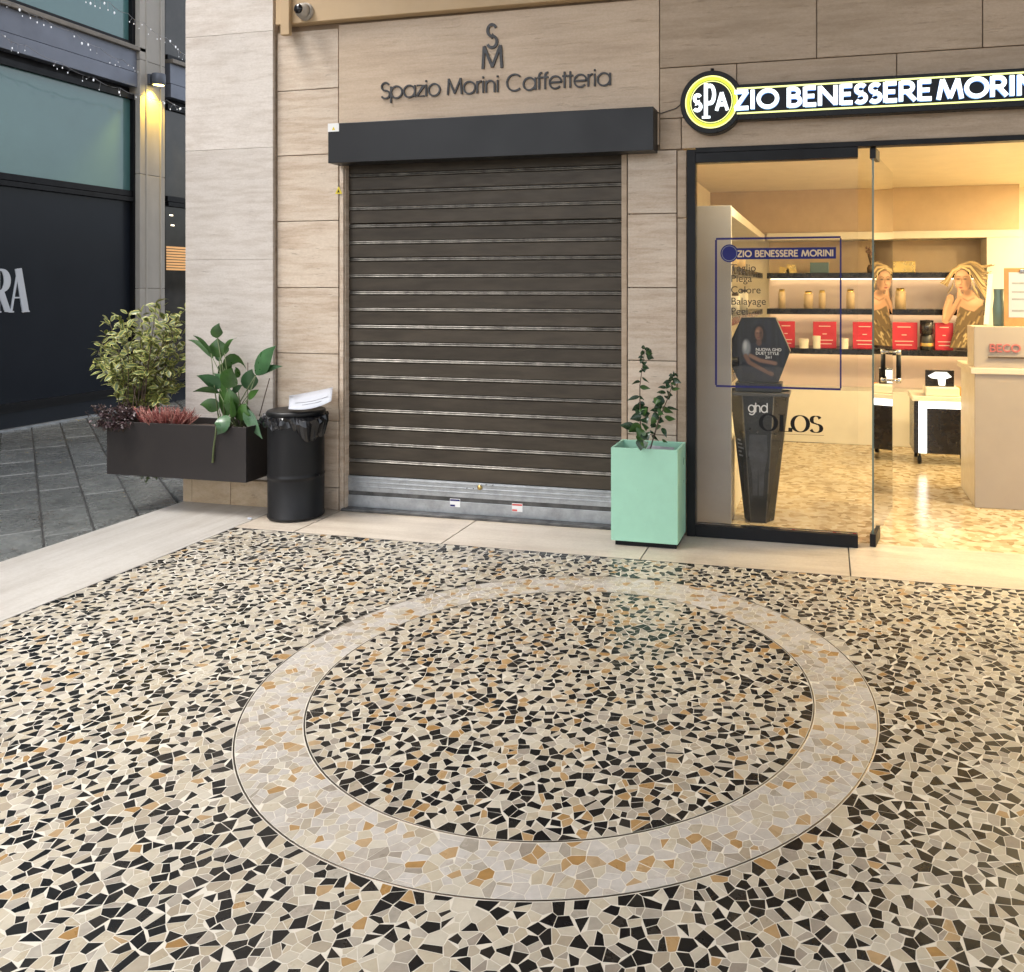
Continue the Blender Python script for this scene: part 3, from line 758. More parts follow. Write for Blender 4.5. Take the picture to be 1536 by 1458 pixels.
# ================================================================== ROLLER SHUTTER
sh = thing('roller_shutter', 'closed brown metal roller shutter with bright ribs under a charcoal box', 'shutter', (-2.2, YS, 0))
ztop, zbot = 2.40, py(525, 712, YS).z
NS = 19; pitch = (py(525, 261, YS).z - zbot) / 18
def slatmesh():
    mb = MB(); x0, x1 = XL + .012, XR - .002
    prof = [(.000, 0), (-.004, .004), (-.004, pitch - .030), (.001, pitch - .027), (.003, pitch - .0245)]
    rib = [(.003, pitch - .0245), (-.005, pitch - .0225), (-.007, pitch - .019), (-.004, pitch - .016), (.001, pitch - .013), (.001, pitch - .012), (-.004, pitch - .0100), (-.005, pitch - .007), (-.002, pitch - .0045), (.003, pitch)]
    for pr, mi in ((prof, 0), (rib, 1)):
        n = len(pr); vs = [(x0, YS + a, b) for a, b in pr] + [(x1, YS + a, b) for a, b in pr]
        mb.add(vs, [(i, n + i, n + i + 1, i + 1) for i in range(n - 1)], mi, mi == 1)
    return mb.mesh('slat', [M['slat'], M['rib']])
sm_ = slatmesh()
for i in range(NS + 1):
    z = zbot + i * pitch
    if z > ztop: break
    o = link('slat', sm_, sh); o.location = (0, rs.uniform(-.0015, .0015), z + rs.uniform(-.0012, .0012)); o.rotation_euler = (0, rs.uniform(-.0006, .0006), 0)
def Zs(y): return py(525, y, YS).z
mb = MB(); mb.box((XL + .012, YS - .012, Zs(735)), (XR, YS + .01, Zs(712.5)))
for k in range(3): mb.box((XL + .012, YS - .0155, Zs(716 + k * 6.4)), (XR, YS - .012, Zs(714 + k * 6.4)))
lkr = obj('lock_rail', mb, M['galv'], sh, .002)
obj('dark_gap_strip', bx((XL + .012, YS - .008, Zs(741)), (XR, YS + .01, Zs(735) - .0005)), M['darkrail'], sh)  # dark strip put in for the shade of the gap between the rails
btr = obj('bottom_rail', bx((XL + .012, YS - .014, Zs(758.5)), (XR, YS + .01, Zs(741) - .0005)), M['galv'], sh, .002)
obj('floor_rail', bx((XL + .005, 4.985, .0015), (XR + .005, YS + .01, Zs(758.5) - .0005)), M['darkrail'], sh, .003)
obj('guide_rail', bx((XL + .0, YS - .02, .02), (XL + .012, YS + .02, ztop)), M['blackmetal'], sh)
obj('guide_rail', bx((XR - .002, YS - .012, .02), (XR + .010, YS + .02, ztop)), M['blackmetal'], sh)
p = py(721, 730.5, YS)
mb = MB(); mb.lathe([(0, -.026), (.012, -.025), (.016, -.02), (.018, -.012)], (p.x, YS, p.z), 20, axis='Y'); obj('lock', mb, M['brassy'], lkr)
for dx in (-.09, -.045, .045, .09):
    mb = MB(); mb.lathe([(0, -.0165), (.004, -.016), (.005, -.012)], (p.x + dx, YS, p.z + (.02 if dx > 0 else -.01)), 10, axis='Y'); obj('rivet', mb, M['darkrail'], lkr)
for (x, y), m2 in (((684, 753.5), M['blue']), ((777, 760.5), M['red'])):
    p = py(x, y, YS)
    st = obj('sticker', bx((p.x - .036, YS - .0150, p.z - .027), (p.x + .036, YS - .0141, p.z + .027)), M['white'], sh)
    obj('print', bx((p.x - .034, YS - .0156, p.z + .012), (p.x + .034, YS - .0151, p.z + .023)), m2, st)
    obj('print', bx((p.x - .034, YS - .0156, p.z - .024), (p.x + .0, YS - .0151, p.z - .012)), m2, st)
# housing
YH = 4.87
h0, h1 = py(492, 242, YH), py(980, 161, YH)
hz0, hz1 = 2.328, 2.590
obj('shutter_box', bx((h0.x, YH, hz0), (h1.x, YW - .002, hz1)), M['housing'], sh, .003)
obj('sticker', bx((h0.x + .0, YH - .0012, hz1 - .055), (h0.x + .082, YH - .0002, hz1 + .0)), M['white'], sh)
obj('sticker', MB().prism([(h0.x + .03, YH - .0013, hz1 - .045), (h0.x + .055, YH - .0013, hz1 - .045), (h0.x + .042, YH - .0013, hz1 - .022)], (0, -.0005, 0)), M['yellow'], sh)
p = py(508, 285, YW)
tri = tag(obj('warning_sticker', MB().prism([(p.x - .027, YW - .0005, p.z - .026), (p.x + .027, YW - .0005, p.z - .026), (p.x, YW - .0005, p.z + .026)], (0, -.001, 0)), M['yellow']), 'small yellow triangle warning sticker beside the shutter', 'sticker')
obj('symbol', MB().prism([(p.x - .010, YW - .0016, p.z - .018), (p.x + .010, YW - .0016, p.z - .018), (p.x, YW - .0016, p.z + .006)], (0, -.0004, 0)), M['black'], tri)

# ================================================================== ILLUMINATED SIGN
YG = 4.925
si = thing('illuminated_sign', 'black lit shop sign with yellow ring and glowing white letters', 'sign', (0, YG, 2.5))
c = py(1067, 153, YG); ringr = .188
def Zg(x, y): return py(x, y, YG).z
zt, zb_ = (Zg(1110, 127) + Zg(1536, 101)) / 2, (Zg(1110, 180.5) + Zg(1536, 158.7)) / 2
xe = 1.62
mb = MB(); mb.lathe([(0, YG), (ringr - .004, YG), (ringr, YG + .004), (ringr, YW - .001)], (c.x, 0, c.z), 64, axis='Y', sm=False); obj('disc', mb, M['sgn_black'], si)
obj('panel', bx((c.x + .14, YG + .003, zb_), (xe, YW - .001, zt)), M['sgn_black'], si, .003)
def ringpart(r0, r1, m, d):
    mb = MB(); mb.lathe([(r0, YG - .0005), (r0, YG - d), (r1, YG - d), (r1, YG - .0005)], (c.x, 0, c.z), 64, axis='Y', sm=False); obj('ring', mb, m, si)
ringpart(.121, .126, M['sgn_yel'], .003); ringpart(.130, .149, M['sgn_green'], .004); ringpart(.1495, .157, M['sgn_yel'], .003)
zt2, zb2 = (Zg(1110, 133) + Zg(1536, 108.5)) / 2, (Zg(1110, 170) + Zg(1536, 148.7)) / 2
for z in (zt2, zb2): obj('border_line', bx((c.x + .152, YG - .001, z - .0045), (xe - .03, YG + .0025, z + .0045)), M['sgn_yel'], si)
pls = Plane((0, YG, 0), (1, 0, 0), (0, 0, 1), (0, -1, 0))
zl0, capl = zb2 + .018, (zt2 - zb2) - .034
SW2 = [M['sgn_white'], M['sgn_side']]
def XG(x): return py(x, 145, YG).x
word(pls, CAPS, 'ZIO', XG(1101), zl0, capl, .0235, .022, SW2, si, width=XG(1170) - XG(1101), two=True)
word(pls, CAPS, 'BENESSERE', XG(1180), zl0, capl, .0235, .022, SW2, si, width=XG(1399) - XG(1180), two=True)
word(pls, CAPS, 'MORINI', XG(1405), zl0, capl, .0235, .022, SW2, si, width=XG(1570) - XG(1405), two=True)
W1 = [M['sgn_white'], M['sgn_white']]
obj('letter', glyph(pls, CAPS, 'S', XG(1040), zl0 + .004, .105, .019, .012, None, .88), W1, si)
mb = glyph(pls, CAPS, 'P', XG(1056.5), zl0 - .038, .205, .021, .014, None, .50)
ribbon(mb, pls, [(XG(1056.5) - .012, zl0 - .033), (XG(1056.5) + .036, zl0 - .033)], .012, 0, .0145); obj('letter', mb, W1, si)
obj('letter', glyph(pls, CAPS, 'A', XG(1074), zl0 + .004, .105, .019, .012, None, .88), W1, si)
mb = MB(); mb.tube([(c.x + .0, YG + .03, c.z + ringr - .004), (c.x + .002, YG + .03, c.z + ringr + .018)], .012); obj('bracket', mb, M['sgn_black'], si)
q0, q1 = py(1026, 150, YW), py(965, 160, YW)
mb = MB(); mb.tube([(q0.x + .02, YW - .006, q0.z), (q0.x - .05, YW - .006, q0.z - .05), (q0.x - .14, YW - .006, q0.z - .075), (q1.x, YW - .006, 2.600)], .003)
tag(obj('sign_cable', mb, M['letterink']), 'thin dark cable between the lit sign and the shutter box', 'cable')

# ================================================================== SHOPFRONT
YF = 4.972
fr = thing('shopfront_frame', 'black framed fixed glass pane beside the shop doorway', 'shop window', (-.3, YF, 0))
xa, xb = -.826, .172
ft, fb = 2.318, .062
tw = .05
obj('frame_post', bx((xa, YF, .001), (xa + .052, YW + .05, 2.342)), M['blackmetal'], fr, .002)
obj('top_rail', bx((xa + .052, YF + .002, 2.258), (xb, YW + .05, 2.318)), M['blackmetal'], fr, .002)
obj('bottom_rail', bx((xa + .052, YF + .002, .0015), (xb, YW + .05, .072)), M['blackmetal'], fr, .002)
obj('header', bx((xa + .052, YF, 2.3185), (2.6, YW + .05, 2.3485)), M['blackmetal'], fr, .002)
obj('glass_pane', bx((xa + .053, YW + .01, .073), (xb, YW + .02, 2.257)), M['glass'], fr)
# blue vinyl on the glass
YV = YW + .0085
vn = thing('window_sticker', 'blue outlined price list sticker on the glass pane', 'sticker', (-.3, YV, 1.4))
def V(x, y): return py(x, y, YV)
va, vb, vc, vd = V(1074, 357.5), V(1261, 356.5), V(1261, 584), V(1074, 579)
t = .006
zT, zB = (va.z + vb.z) / 2, (vc.z + vd.z) / 2
for x0, x1, z0, z1 in ((va.x, vb.x, zT - t, zT + t), (va.x, vb.x, zB - t, zB + t), (va.x - t, va.x + t, zB + t, zT - t), (vb.x - t * .8, vb.x + t * .8, zB + t, zT - t)):
    obj('outline', bx((x0, YV, z0), (x1, YV + .001, z1)), M['blue'], vn)
vz0, vz1 = V(1180, 388.5).z, V(1180, 371.5).z
obj('banner', bx((V(1105, 380).x, YV, vz0), (V(1254, 380).x, YV + .001, vz1)), M['blue'], vn)
cc = V(1094, 380); mb = MB(); mb.lathe([(0, YV - .0004), (.054, YV - .0004), (.054, YV + .001)], (cc.x, 0, cc.z), 40, axis='Y', sm=False); obj('emblem', mb, M['blue'], vn)
mb = MB(); mb.lathe([(.043, YV - .0005), (.043, YV - .0010), (.046, YV - .0010), (.046, YV - .0005)], (cc.x, 0, cc.z), 40, axis='Y', sm=False); obj('emblem_ring', mb, M['grey_light'], vn)
plv = Plane((0, YV, 0), (1, 0, 0), (0, 0, 1), (0, -1, 0))
word(plv, CAPS, 'ZIO BENESSERE MORINI', V(1106, 380).x, vz0 + .014, vz1 - vz0 - .028, .008, .0010, M['beige'], vn, width=V(1251, 380).x - V(1106, 380).x)
for tx, (x, y) in (('Taglio', (1096, 407)), ('Piega', (1096, 423)), ('Colore', (1096, 440)), ('Balayage', (1096, 457)), ('Peel', (1096, 472))):
    p = V(x, y); textmesh(tx, .062, M['letterink'], plv, p.x, p.z, vn)
YO = YV
vo_ = thing('brand_sticker', 'black OLOS lettering with thin rules on the lower glass pane', 'sticker', (-.1, YO, .7))
p, q = V(1140, 652), V(1234, 652)
word(plv, BOOK, 'OLOS', p.x, V(1190, 648).z, V(1190, 622.5).z - V(1190, 648).z, .024, .0008, M['black'], vo_, width=q.x - p.x, contrast=.004)
for y in (651.5, 662.5): obj('rule', bx((V(1150, y).x, YV, V(1190, y).z - .001), (V(1236, y).x, YV + .0008, V(1190, y).z + .001)), M['letterink'], vo_)
# open door leaf
dr = thing('glass_door', 'frameless glass door leaf standing open into the shop', 'door', (.26, 5.03, 0))
d0, d1 = Vector((.258, 5.03, 0)), Vector((.425, 5.92, 0)); dv = (d1 - d0).normalized(); dn = Vector((dv.y, -dv.x, 0))
def leaf_box(t0, t1, z0, z1, n0, n1, mi=0):
    ps = [d0 + dv * t0 + dn * n0, d0 + dv * t1 + dn * n0, d0 + dv * t1 + dn * n1, d0 + dv * t0 + dn * n1]
    return MB().prism([(p.x, p.y, z0) for p in ps], (0, 0, z1 - z0), mi)
LD = (d1 - d0).length
obj('glass_pane', leaf_box(.0, LD, .012, 2.29, -.005, .005), M['glass'], dr)
obj('glass_edge', leaf_box(-.0025, -.0002, .012, 2.29, -.0052, .0052), M['glass_edge'], dr); obj('glass_edge', leaf_box(LD + .0002, LD + .0025, .012, 2.29, -.0052, .0052), M['glass_edge'], dr)
obj('hinge_shoe', leaf_box(-.012, .19, .0035, .075, -.017, .017), M['blackmetal'], dr, .003)
obj('hinge_shoe', leaf_box(-.012, .16, 2.255, 2.317, -.017, .017), M['blackmetal'], dr, .003)
for s in (-1, 1):
    mb = MB(); a = d0 + dv * (LD - .09) + dn * (s * .055)
    mb.tube([(a.x, a.y, .90), (a.x, a.y, 1.06)], .016, 12); hn = obj('handle', mb, M['blackmetal'], dr)
    mb = MB()
    for z in (.885, 1.075): mb.tube([(a.x, a.y, z - .015), (a.x, a.y, z + .015)], .0165, 12); b = a - dn * (s * .05); mb.tube([(a.x, a.y, z), (b.x, b.y, z)], .008, 8)
    obj('handle_end', mb, M['chrome'], hn)

# ================================================================== SHOP INTERIOR
YB = 8.3
struct('shop_floor', MB().box((-1.2, YS + .03, -.06), (3.2, 8.9, -.002)), M['shopfloor'])
shp = MB()
ZC = 2.47
shp.box((-1.25, 5.15, -.05), (-1.15, 8.9, 2.6)); shp.box((3.0, 5.15, -.05), (3.1, 8.9, 2.6)); shp.box((-1.15, 8.7, -.05), (3.0, 8.8, 2.6))
obj('shop_wall', shp, M['plaster_warm'], bld)
obj('shop_ceiling', bx((-1.15, 5.152, ZC), (3.0, 8.7, 2.58)), M['ceil_shop'], bld)
obj('bulkhead', bx((-1.149, YB + .06, 2.05), (1.73, YB + .3, ZC - .002)), M['tanpanel'], bld)
for x, y, en in ((-.3, 5.225, 7), (.7, 5.225, 6), (1.75, 5.6, 14), (2.5, 5.6, 16), (2.5, 6.7, 20), (2.6, 7.8, 20)):
    lt = thing('ceiling_downlight', 'round warm downlight in the shop ceiling', 'light', (x, y, ZC), 'downlights in the shop ceiling')
    mb = MB(); mb.lathe([(.047, 0), (.056, -.004), (.063, -.001), (.063, .0)], (x, y, ZC), 28); obj('trim_ring', mb, M['chrome'], lt)
    mb = MB(); mb.lathe([(0, -.0015), (.0465, -.0015), (.0465, 0)], (x, y, ZC), 28, sm=False); obj('lens', mb, M['led'], lt)
    ld = bpy.data.lights.new('downlight_lamp', 'AREA'); ld.shape = 'DISK'; ld.size = .09; ld.energy = en; ld.color = (1, .78, .42)
    lo = bpy.data.objects.new('downlight_lamp', ld); col.objects.link(lo); lo.location = (0, 0, -.012); lo.parent = lt
# shelving: one unit along the back wall, one along the left wall
su = thing('display_shelving', 'cream wall shelving with black shelves along the back of the shop', 'shelf', (.3, YB, 0))
XU0, XU1 = -.58, 1.75
obj('top_panel', bx((XU0, YB, 1.975), (XU1, YB + .35, 2.045)), M['shelfwhite'], su, .002)
obj('end_panel', bx((1.44, YB, .515), (XU1, YB + .35, 1.974)), M['shelfwhite'], su, .002)
obj('back_panel', bx((XU0, YB + .33, 1.60), (1.44, YB + .36, 1.974)), M['tanpanel'], su)
obj('back_panel', bx((XU0, YB + .33, .515), (1.44, YB + .36, 1.599)), M['shelfpink'], su)
obj('base_cabinet', bx((XU0, YB - .02, .0), (XU1, YB + .35, .514)), M['shelfwhite'], su, .002)
for z, yf in ((1.625, YB), (1.275, YB), (.895, YB - .10)):
    obj('shelf', bx((XU0, yf, z - .027), (1.44, YB + .329, z + .027)), M['shelfblack'], su, .002)
    obj('light_strip', bx((XU0 + .02, YB + .27, z - .034), (1.42, YB + .30, z - .0275)), M['led'], su)
su2 = thing('side_shelving', 'tall shelving with grey end panel along the left wall of the shop', 'shelf', (-.85, 5.3, 0))
obj('end_panel', bx((-1.14, 5.30, .0), (-.595, 5.34, 2.03)), M['panelgrey'], su2, .002)
obj('back_panel', bx((-1.14, 5.341, .0), (-1.10, YB + .3, 2.03)), M['shelfwhite'], su2)
obj('top_panel', bx((-1.099, 5.341, 1.97), (-.60, YB + .05, 2.028)), M['shelfwhite'], su2)
for z in (1.625, 1.275, .895):
    obj('shelf', bx((-1.099, 5.341, z - .025), (-.62, YB - .01, z + .025)), M['shelfblack'], su2)
    obj('light_strip', bx((-1.05, 5.4, z - .032), (-1.02, YB - .05, z - .0255)), M['ledside'], su2)
obj('light_strip', bx((-1.05, 5.4, 1.962), (-1.02, YB - .05, 1.9695)), M['ledside'], su2)
obj('base_cabinet', bx((-1.099, 5.341, 0), (-.60, YB - .03, .514)), M['shelfwhite'], su2)
# products
def BK(x, y, dy=0): return py(x, y, YB + dy)
def bottle(x, z, h, r, m, y, label, grp, capm=None, square=False):
    t = thing('cosmetic_bottle', label, 'bottle', (x, y, z), grp)
    mb = MB(); mb.lathe([(0, 0), (r, 0), (r, h * .84), (r * .9, h * .86), (r * .5, h * .865)], (x, y, z), 18); obj('body', mb, m, t)
    mb = MB(); mb.lathe([(r * .8, h * .86), (r * .8, h), (0, h)], (x, y, z), 14); obj('cap', mb, capm or M['twig'], t)
    return t
for x, hh, r, lab in ((1172, .19, .035, 'beige cosmetic tube on the shelf above the hexagonal display head'), (1212, .17, .045, 'broad beige cosmetic tube beside a slimmer one on the middle shelf'), (1233, .18, .034, 'slim beige cosmetic tube beside a broader one on the middle shelf'), (1276, .19, .04, 'single beige cosmetic tube between the pair and the glass door'), (1352, .20, .05, 'thick beige cosmetic tube above the wide red box')):
    bottle(BK(x, 460).x, 1.303, hh, r, M['beige'], YB + .10, lab, 'bottles on the middle shelf', M['gold'])
for x, w, lab in ((1179, .17, 'red gift box half hidden by the black hexagonal display head'), (1237, .22, 'red gift box with a white jar before its edge'), (1297, .22, 'red gift box seen beside the edge of the open glass door'), (1356, .24, 'wide red gift box between open door leaf and black jar'), (1416, .16, 'narrow red gift box between black jar and cardboard cut-out')):
    p = BK(x, 520, -.02)
    t = thing('red_gift_box', lab, 'box', (p.x, YB - .02, .923), 'red boxes on the lowest shelf')
    ct = obj('carton', bx((p.x - w / 2, YB - .03, .923), (p.x + w / 2, YB + .05, .923 + .255)), M['redbox'], t, .003)
    for z, k in ((1.135, .5), (1.00, .7), (.965, .6), (1.06, .18)): obj('printed_line', bx((p.x - w * k / 2, YB - .0312, z - .004), (p.x + w * k / 2, YB - .0302, z + .004)), M['shelfpink'], ct)
for x, w, h, lab in ((1206, .09, .09, 'squat white cosmetic jar between two red boxes'), (1266, .08, .10, 'white cosmetic jar beside the red box at the door edge'), (1225, .07, .12, 'tall white cosmetic jar standing before a red box')):
    p = BK(x, 520, -.06)
    tag(obj('cosmetic_jar', MB().lathe([(0, .922), (w / 2, .922), (w / 2, .922 + h * .6), (w * .53, .922 + h * .62), (w * .53, .922 + h), (0, .922 + h)], (p.x, YB - .065, 0), 20, sm=False), M['shelfwhite']), lab, 'jar', 'white jars on the lowest shelf')
p = BK(1229, 410); tag(obj('teal_box', bx((p.x - .09, YB + .05, 1.653), (p.x + .09, YB + .15, 1.755)), M['teal'], None, .003), 'dark teal box on the top back shelf', 'box')
p = BK(1357, 410); tag(obj('gold_box', bx((p.x - .10, YB + .05, 1.653), (p.x + .10, YB + .15, 1.76)), M['gold'], None, .003), 'shiny gold box on the top back shelf', 'box')
for k, x in enumerate((1176, 1187)):
    p = BK(x, 410); tag(obj('gold_packet', MB().prism([(p.x - .05, YB + .06, 1.653), (p.x + .05, YB + .06, 1.653), (p.x + .04, YB + .06, 1.70 + .03 * k), (p.x - .045, YB + .06, 1.72 + .02 * k)], (0, .05, 0)), M['gold']), ('low crumpled gold foil packet on the top back shelf', 'taller crumpled gold foil packet nearer the teal box')[k], 'packet', 'gold packets on the top shelf')
for k in range(9):                                                 # products on the side unit
    y = 5.9 + k * .26; z = (1.651, 1.301, .921)[k % 3]
    bottle(-.75, z, .16 + .03 * (k % 2), .04, (M['beige'], M['shelfwhite'], M['gold'])[k % 3], y, 'small bottle on the shelving along the left shop wall', 'bottles on the side shelving', M['twig'])
p = BK(1390, 520, -.05)
t = thing('black_cosmetic_jar', 'black jar with gold band between the red boxes', 'jar', (p.x, YB - .05, .923))
mb = MB(); mb.lathe([(0, .923), (.055, .923), (.06, .93), (.06, 1.05), (.045, 1.07)], (p.x, YB - .05, 0), 24); obj('body', mb, M['standblack'], t)
mb = MB(); mb.lathe([(.0605, .96), (.0612, .965), (.0612, .985), (.0605, .99)], (p.x, YB - .05, 0), 24); obj('band', mb, M['gold'], t)
mb = MB(); mb.lathe([(.05, 1.07), (.062, 1.075), (.062, 1.20), (0, 1.205)], (p.x, YB - .05, 0), 24); obj('lid', mb, M['shelfblack'], t)
# dried flowers on the top shelf
p = BK(1306, 410, .1)
t = thing('dried_flowers', 'small brown dried flower bunch on the top shelf', 'flowers', (p.x, YB + .1, 1.653))
mb = MB(); mb.lathe([(0, 1.653), (.03, 1.653), (.036, 1.70), (.02, 1.73)], (p.x, YB + .1, 0), 16); obj('vase', mb, M['twig'], t)
mb = MB(); bl = MB()
for k in range(14):
    a = rs.uniform(0, 6.28); q = Vector((p.x + .06 * math.cos(a) * rs.random(), YB + .1 + .05 * math.sin(a), 1.78 + rs.uniform(0, .12)))
    mb.tube([(p.x, YB + .1, 1.72), q], .0018, 4); bl.lathe([(0, -.012), (.013, -.004), (.010, .010), (0, .014)], q, 7)
obj('stems', mb, M['twig'], t); obj('blossoms', bl, M['skin_d'], t)['kind'] = 'stuff'

# cardboard cut-out of a woman on the shelf
YC = YB - .07
def S8(x, y): return py(1300 + x * .1784, 340 + y * .1784, YC)
st = thing('cardboard_cutout', 'cardboard cut-out of a long haired woman in a gold dress on the shelf', 'display', (S8(800, 1020).x, YC, .923))
def flat(name, pts, m, d, parent, S=S8, thick=.0010):
    return obj(name, MB().prism([S(*q) + Vector((0, -d, 0)) for q in pts], (0, -thick, 0)), m, parent)
cv = Canvas(605, 1095, 270, 1022, 122, 188)
rh = random.Random(3)
for k in range(190):                                               # hair, swept back to the right
    u = rh.random(); tone = rh.choice(((.10, .065, .025), (.20, .13, .05), (.34, .23, .09), (.46, .33, .15), (.58, .45, .24)))
    if k % 4 == 0: pts = [(800 + rh.uniform(-20, 20), 332), (725, 350 + 50 * u), (690, 400 + 70 * u), (655 + 25 * u, 440 + 60 * u), (612 + 70 * u, 470 + 40 * u)]
    else: pts = [(790 + rh.uniform(-20, 30), 328), (870, 292 + 80 * u), (930, 305 + 190 * u), (968, 330 + 230 * u), (1000 + rh.uniform(-30, 85) * (1 - u), 318 + 290 * u + rh.uniform(-18, 18))]
    cv.stroke(pts, rh.uniform(8, 20), tone, 5, True, 2)
SK, SKL, SKD = (.44, .25, .145), (.60, .37, .235), (.22, .115, .065)
cv.poly([(752, 760), (765, 650), (800, 570), (825, 530), (888, 530), (930, 590), (988, 618), (965, 680), (900, 715), (830, 700)], SK, 8)
cv.ell(905, 625, 55, 30, SKL, 40); cv.stroke([(800, 600), (850, 625), (900, 600)], 8, SKD, 14); cv.ell(845, 555, 34, 28, SKD, 26)
cv.poly([(692, 1020), (735, 860), (748, 790), (782, 668), (850, 705), (905, 714), (958, 664), (987, 650), (980, 1020)], (.115, .075, .03), 8)
for k in range(46):
    x, y = rh.uniform(720, 980), rh.uniform(690, 1000); cv.stroke([(x, y), (x - 22, y + rh.uniform(15, 60))], rh.uniform(4, 13), rh.choice(((.30, .21, .09), (.05, .03, .015), (.20, .14, .055), (.48, .38, .20))), 9, inside=True)
cv.stroke([(702, 600), (672, 690), (664, 785)], 66, SK, 8); cv.stroke([(690, 620), (660, 700), (652, 770)], 16, SKL, 20)
cv.stroke([(672, 792), (718, 715), (778, 605)], 52, SK, 8); cv.stroke([(690, 790), (740, 710), (790, 615)], 14, SKD, 14)
cv.ell(803, 455, 66, 94, SK, 8); cv.ell(852, 470, 26, 66, SKD, 26); cv.ell(785, 400, 34, 20, SKL, 26); cv.ell(772, 478, 22, 20, SKL, 24); cv.ell(806, 540, 30, 8, SKD, 14)
for ex in (768, 828):
    cv.ell(ex, 440, 20, 9, SKD, 12); cv.ell(ex, 441, 13, 4.5, (.03, .02, .015), 5); cv.stroke([(ex - 20, 424), (ex, 416), (ex + 19, 422)], 5, (.12, .07, .03), 5)
cv.stroke([(797, 440), (800, 470), (790, 487)], 7, SKD, 9); cv.ell(786, 489, 13, 4, SKD, 6); cv.ell(786, 513, 19, 7, (.30, .05, .045), 5); cv.stroke([(768, 513), (804, 513)], 2.5, (.12, .02, .02), 3)
cv.ell(778, 572, 26, 30, SK, 8)
for k in range(4): cv.stroke([(770 + 7 * k, 575), (764 + 5 * k, 540), (768 + 6 * k, 512 + 6 * k)], 10, SKL if k % 2 else SK, 5)
for k in range(26):
    u = rh.random(); tone = rh.choice(((.16, .10, .04), (.40, .28, .12), (.56, .43, .22)))
    cv.stroke([(800, 345), (752, 372 + 14 * u), (733, 420 + 20 * u), (728 - 18 * u, 500), (705 - 30 * u, 560)] if k % 2 else [(805, 345), (858, 375 - 10 * u), (876, 430), (890 + 16 * u, 500), (920 + 50 * u, 590)], rh.uniform(5, 12), tone, 4, True)
cv.build('printed_figure', S8, .0085, st)
flat('white_edge', [(1020, 400), (1062, 395), (1025, 820), (982, 822)], M['white'], .0, st, thick=.009)

# reception desk
YD = 6.1
dk = thing('reception_desk', 'white reception desk with raised front panel and pink red lettering', 'desk', (1.6, YD, 0))
obj('body', bx((.983, YD, 0), (2.5, YD + .02, .915)), M['desk_shaded'], dk, .002)
obj('side_panel', bx((.983, YD + .0205, 0), (1.003, YD + .62, .915)), M['desk_lit'], dk, .002)
obj('ledge', bx((.955, YD - .012, .9155), (2.52, YD + .62, .955)), M['desk_lit'], dk, .003)
obj('front_panel', bx((.983, YD + .03, .9555), (2.5, YD + .05, 1.238)), M['desk_shaded'], dk, .002)
obj('side_panel', bx((.983, YD + .0505, .9555), (1.003, YD + .32, 1.236)), M['desk_lit'], dk, .002)
obj('counter_top', bx((1.0035, YD + .0505, 1.205), (2.5, YD + .32, 1.236)), M['desk_lit'], dk, .002)
pld = Plane((0, YD + .03, 0), (1, 0, 0), (0, 0, 1), (0, -1, 0))
def XD(x, y=525): return py(x, y, YD + .03)
word(pld, CAPS, 'BECO', XD(1484).x, XD(1500, 528).z, XD(1500, 516).z - XD(1500, 528).z, .010, .010, M['becored'], dk, width=.20)
obj('brown_rail', bx((XD(1482).x, YD + .018, XD(1500, 536).z - .006), (XD(1536).x + .35, YD + .0295, XD(1500, 536).z + .004)), M['twig'], dk)  # narrow brown bar below the raised letters
# clipboard on the desk
YK = YD + .12
cb = thing('clipboard', 'brown wooden clipboard with printed sheets leaning on the desk', 'clipboard', (1.35, YK, 1.238))
k0, k1 = py(1506, 489, YK), py(1506, 402, YK)
obj('board', bx((k0.x, YK, 1.238), (k0.x + .32, YK + .008, k1.z)), M['wood'], cb, .003)
sh_ = obj('sheet', bx((k0.x + .03, YK - .0015, 1.30), (k0.x + .29, YK - .0003, k1.z - .03)), M['paper'], cb)
for z in (1.34, 1.42, 1.47, 1.53): obj('printed_line', bx((k0.x + .05, YK - .0025, z), (k0.x + .26, YK - .0018, z + .012)), M['grey_light'], sh_)
mb = MB(); mb.box((k0.x + .10, YK - .012, k1.z - .03), (k0.x + .22, YK - .0026, k1.z - .01)); obj('clip', mb, M['chrome'], cb, .003)
# small glass block beside the cut-out
p = py(1497, 480, 6.3); tag(obj('glass_vase', MB().lathe([(0, 0), (.035, 0), (.04, .12), (.03, .2), (.034, .26)], (p.x, 6.28, 1.237), 20), M['teal']), 'slim dark glass vase on the desk beside the clipboard', 'vase')

# trolley with light strip
YT = 7.45
def TT(x, y): return py(x, y, YT)
ta, tb = TT(1371, 585), TT(1462, 700)
tr = thing('black_trolley', 'black cabinet trolley with a glowing white edge strip and white top', 'trolley', (.9, YT, 0))
obj('cabinet', bx((ta.x, YT, .10), (tb.x, YT + .4, .545)), M['shelfblack'], tr, .004)
obj('top', bx((ta.x - .015, YT - .02, .5455), (1.6, YT + .42, .585)), M['shelfwhite'], tr, .003)
e0 = TT(1378, 600).x; e1 = TT(1390, 600).x
obj('light_strip', bx((e0, YT - .012, .105), (e1, YT - .0005, TT(1384, 612).z)), M['ledwhite'], tr)
obj('light_strip', bx((e0, YT - .012, TT(1384, 612).z + .0005), (tb.x - .01, YT - .0005, TT(1384, 600).z)), M['ledwhite'], tr)
for x in (ta.x + .05, tb.x - .05):
    for y in (YT + .05, YT + .35):
        mb = MB(); mb.lathe([(0, -.013), (.034, -.013), (.036, 0), (.034, .013), (0, .013)], (x, y, .036), 18, axis='X'); mb.box((x - .008, y - .02, .05), (x + .008, y + .02, .10)); obj('caster', mb, M['blackmetal'], tr)
p0, p1 = TT(1389, 570), TT(1440, 553)
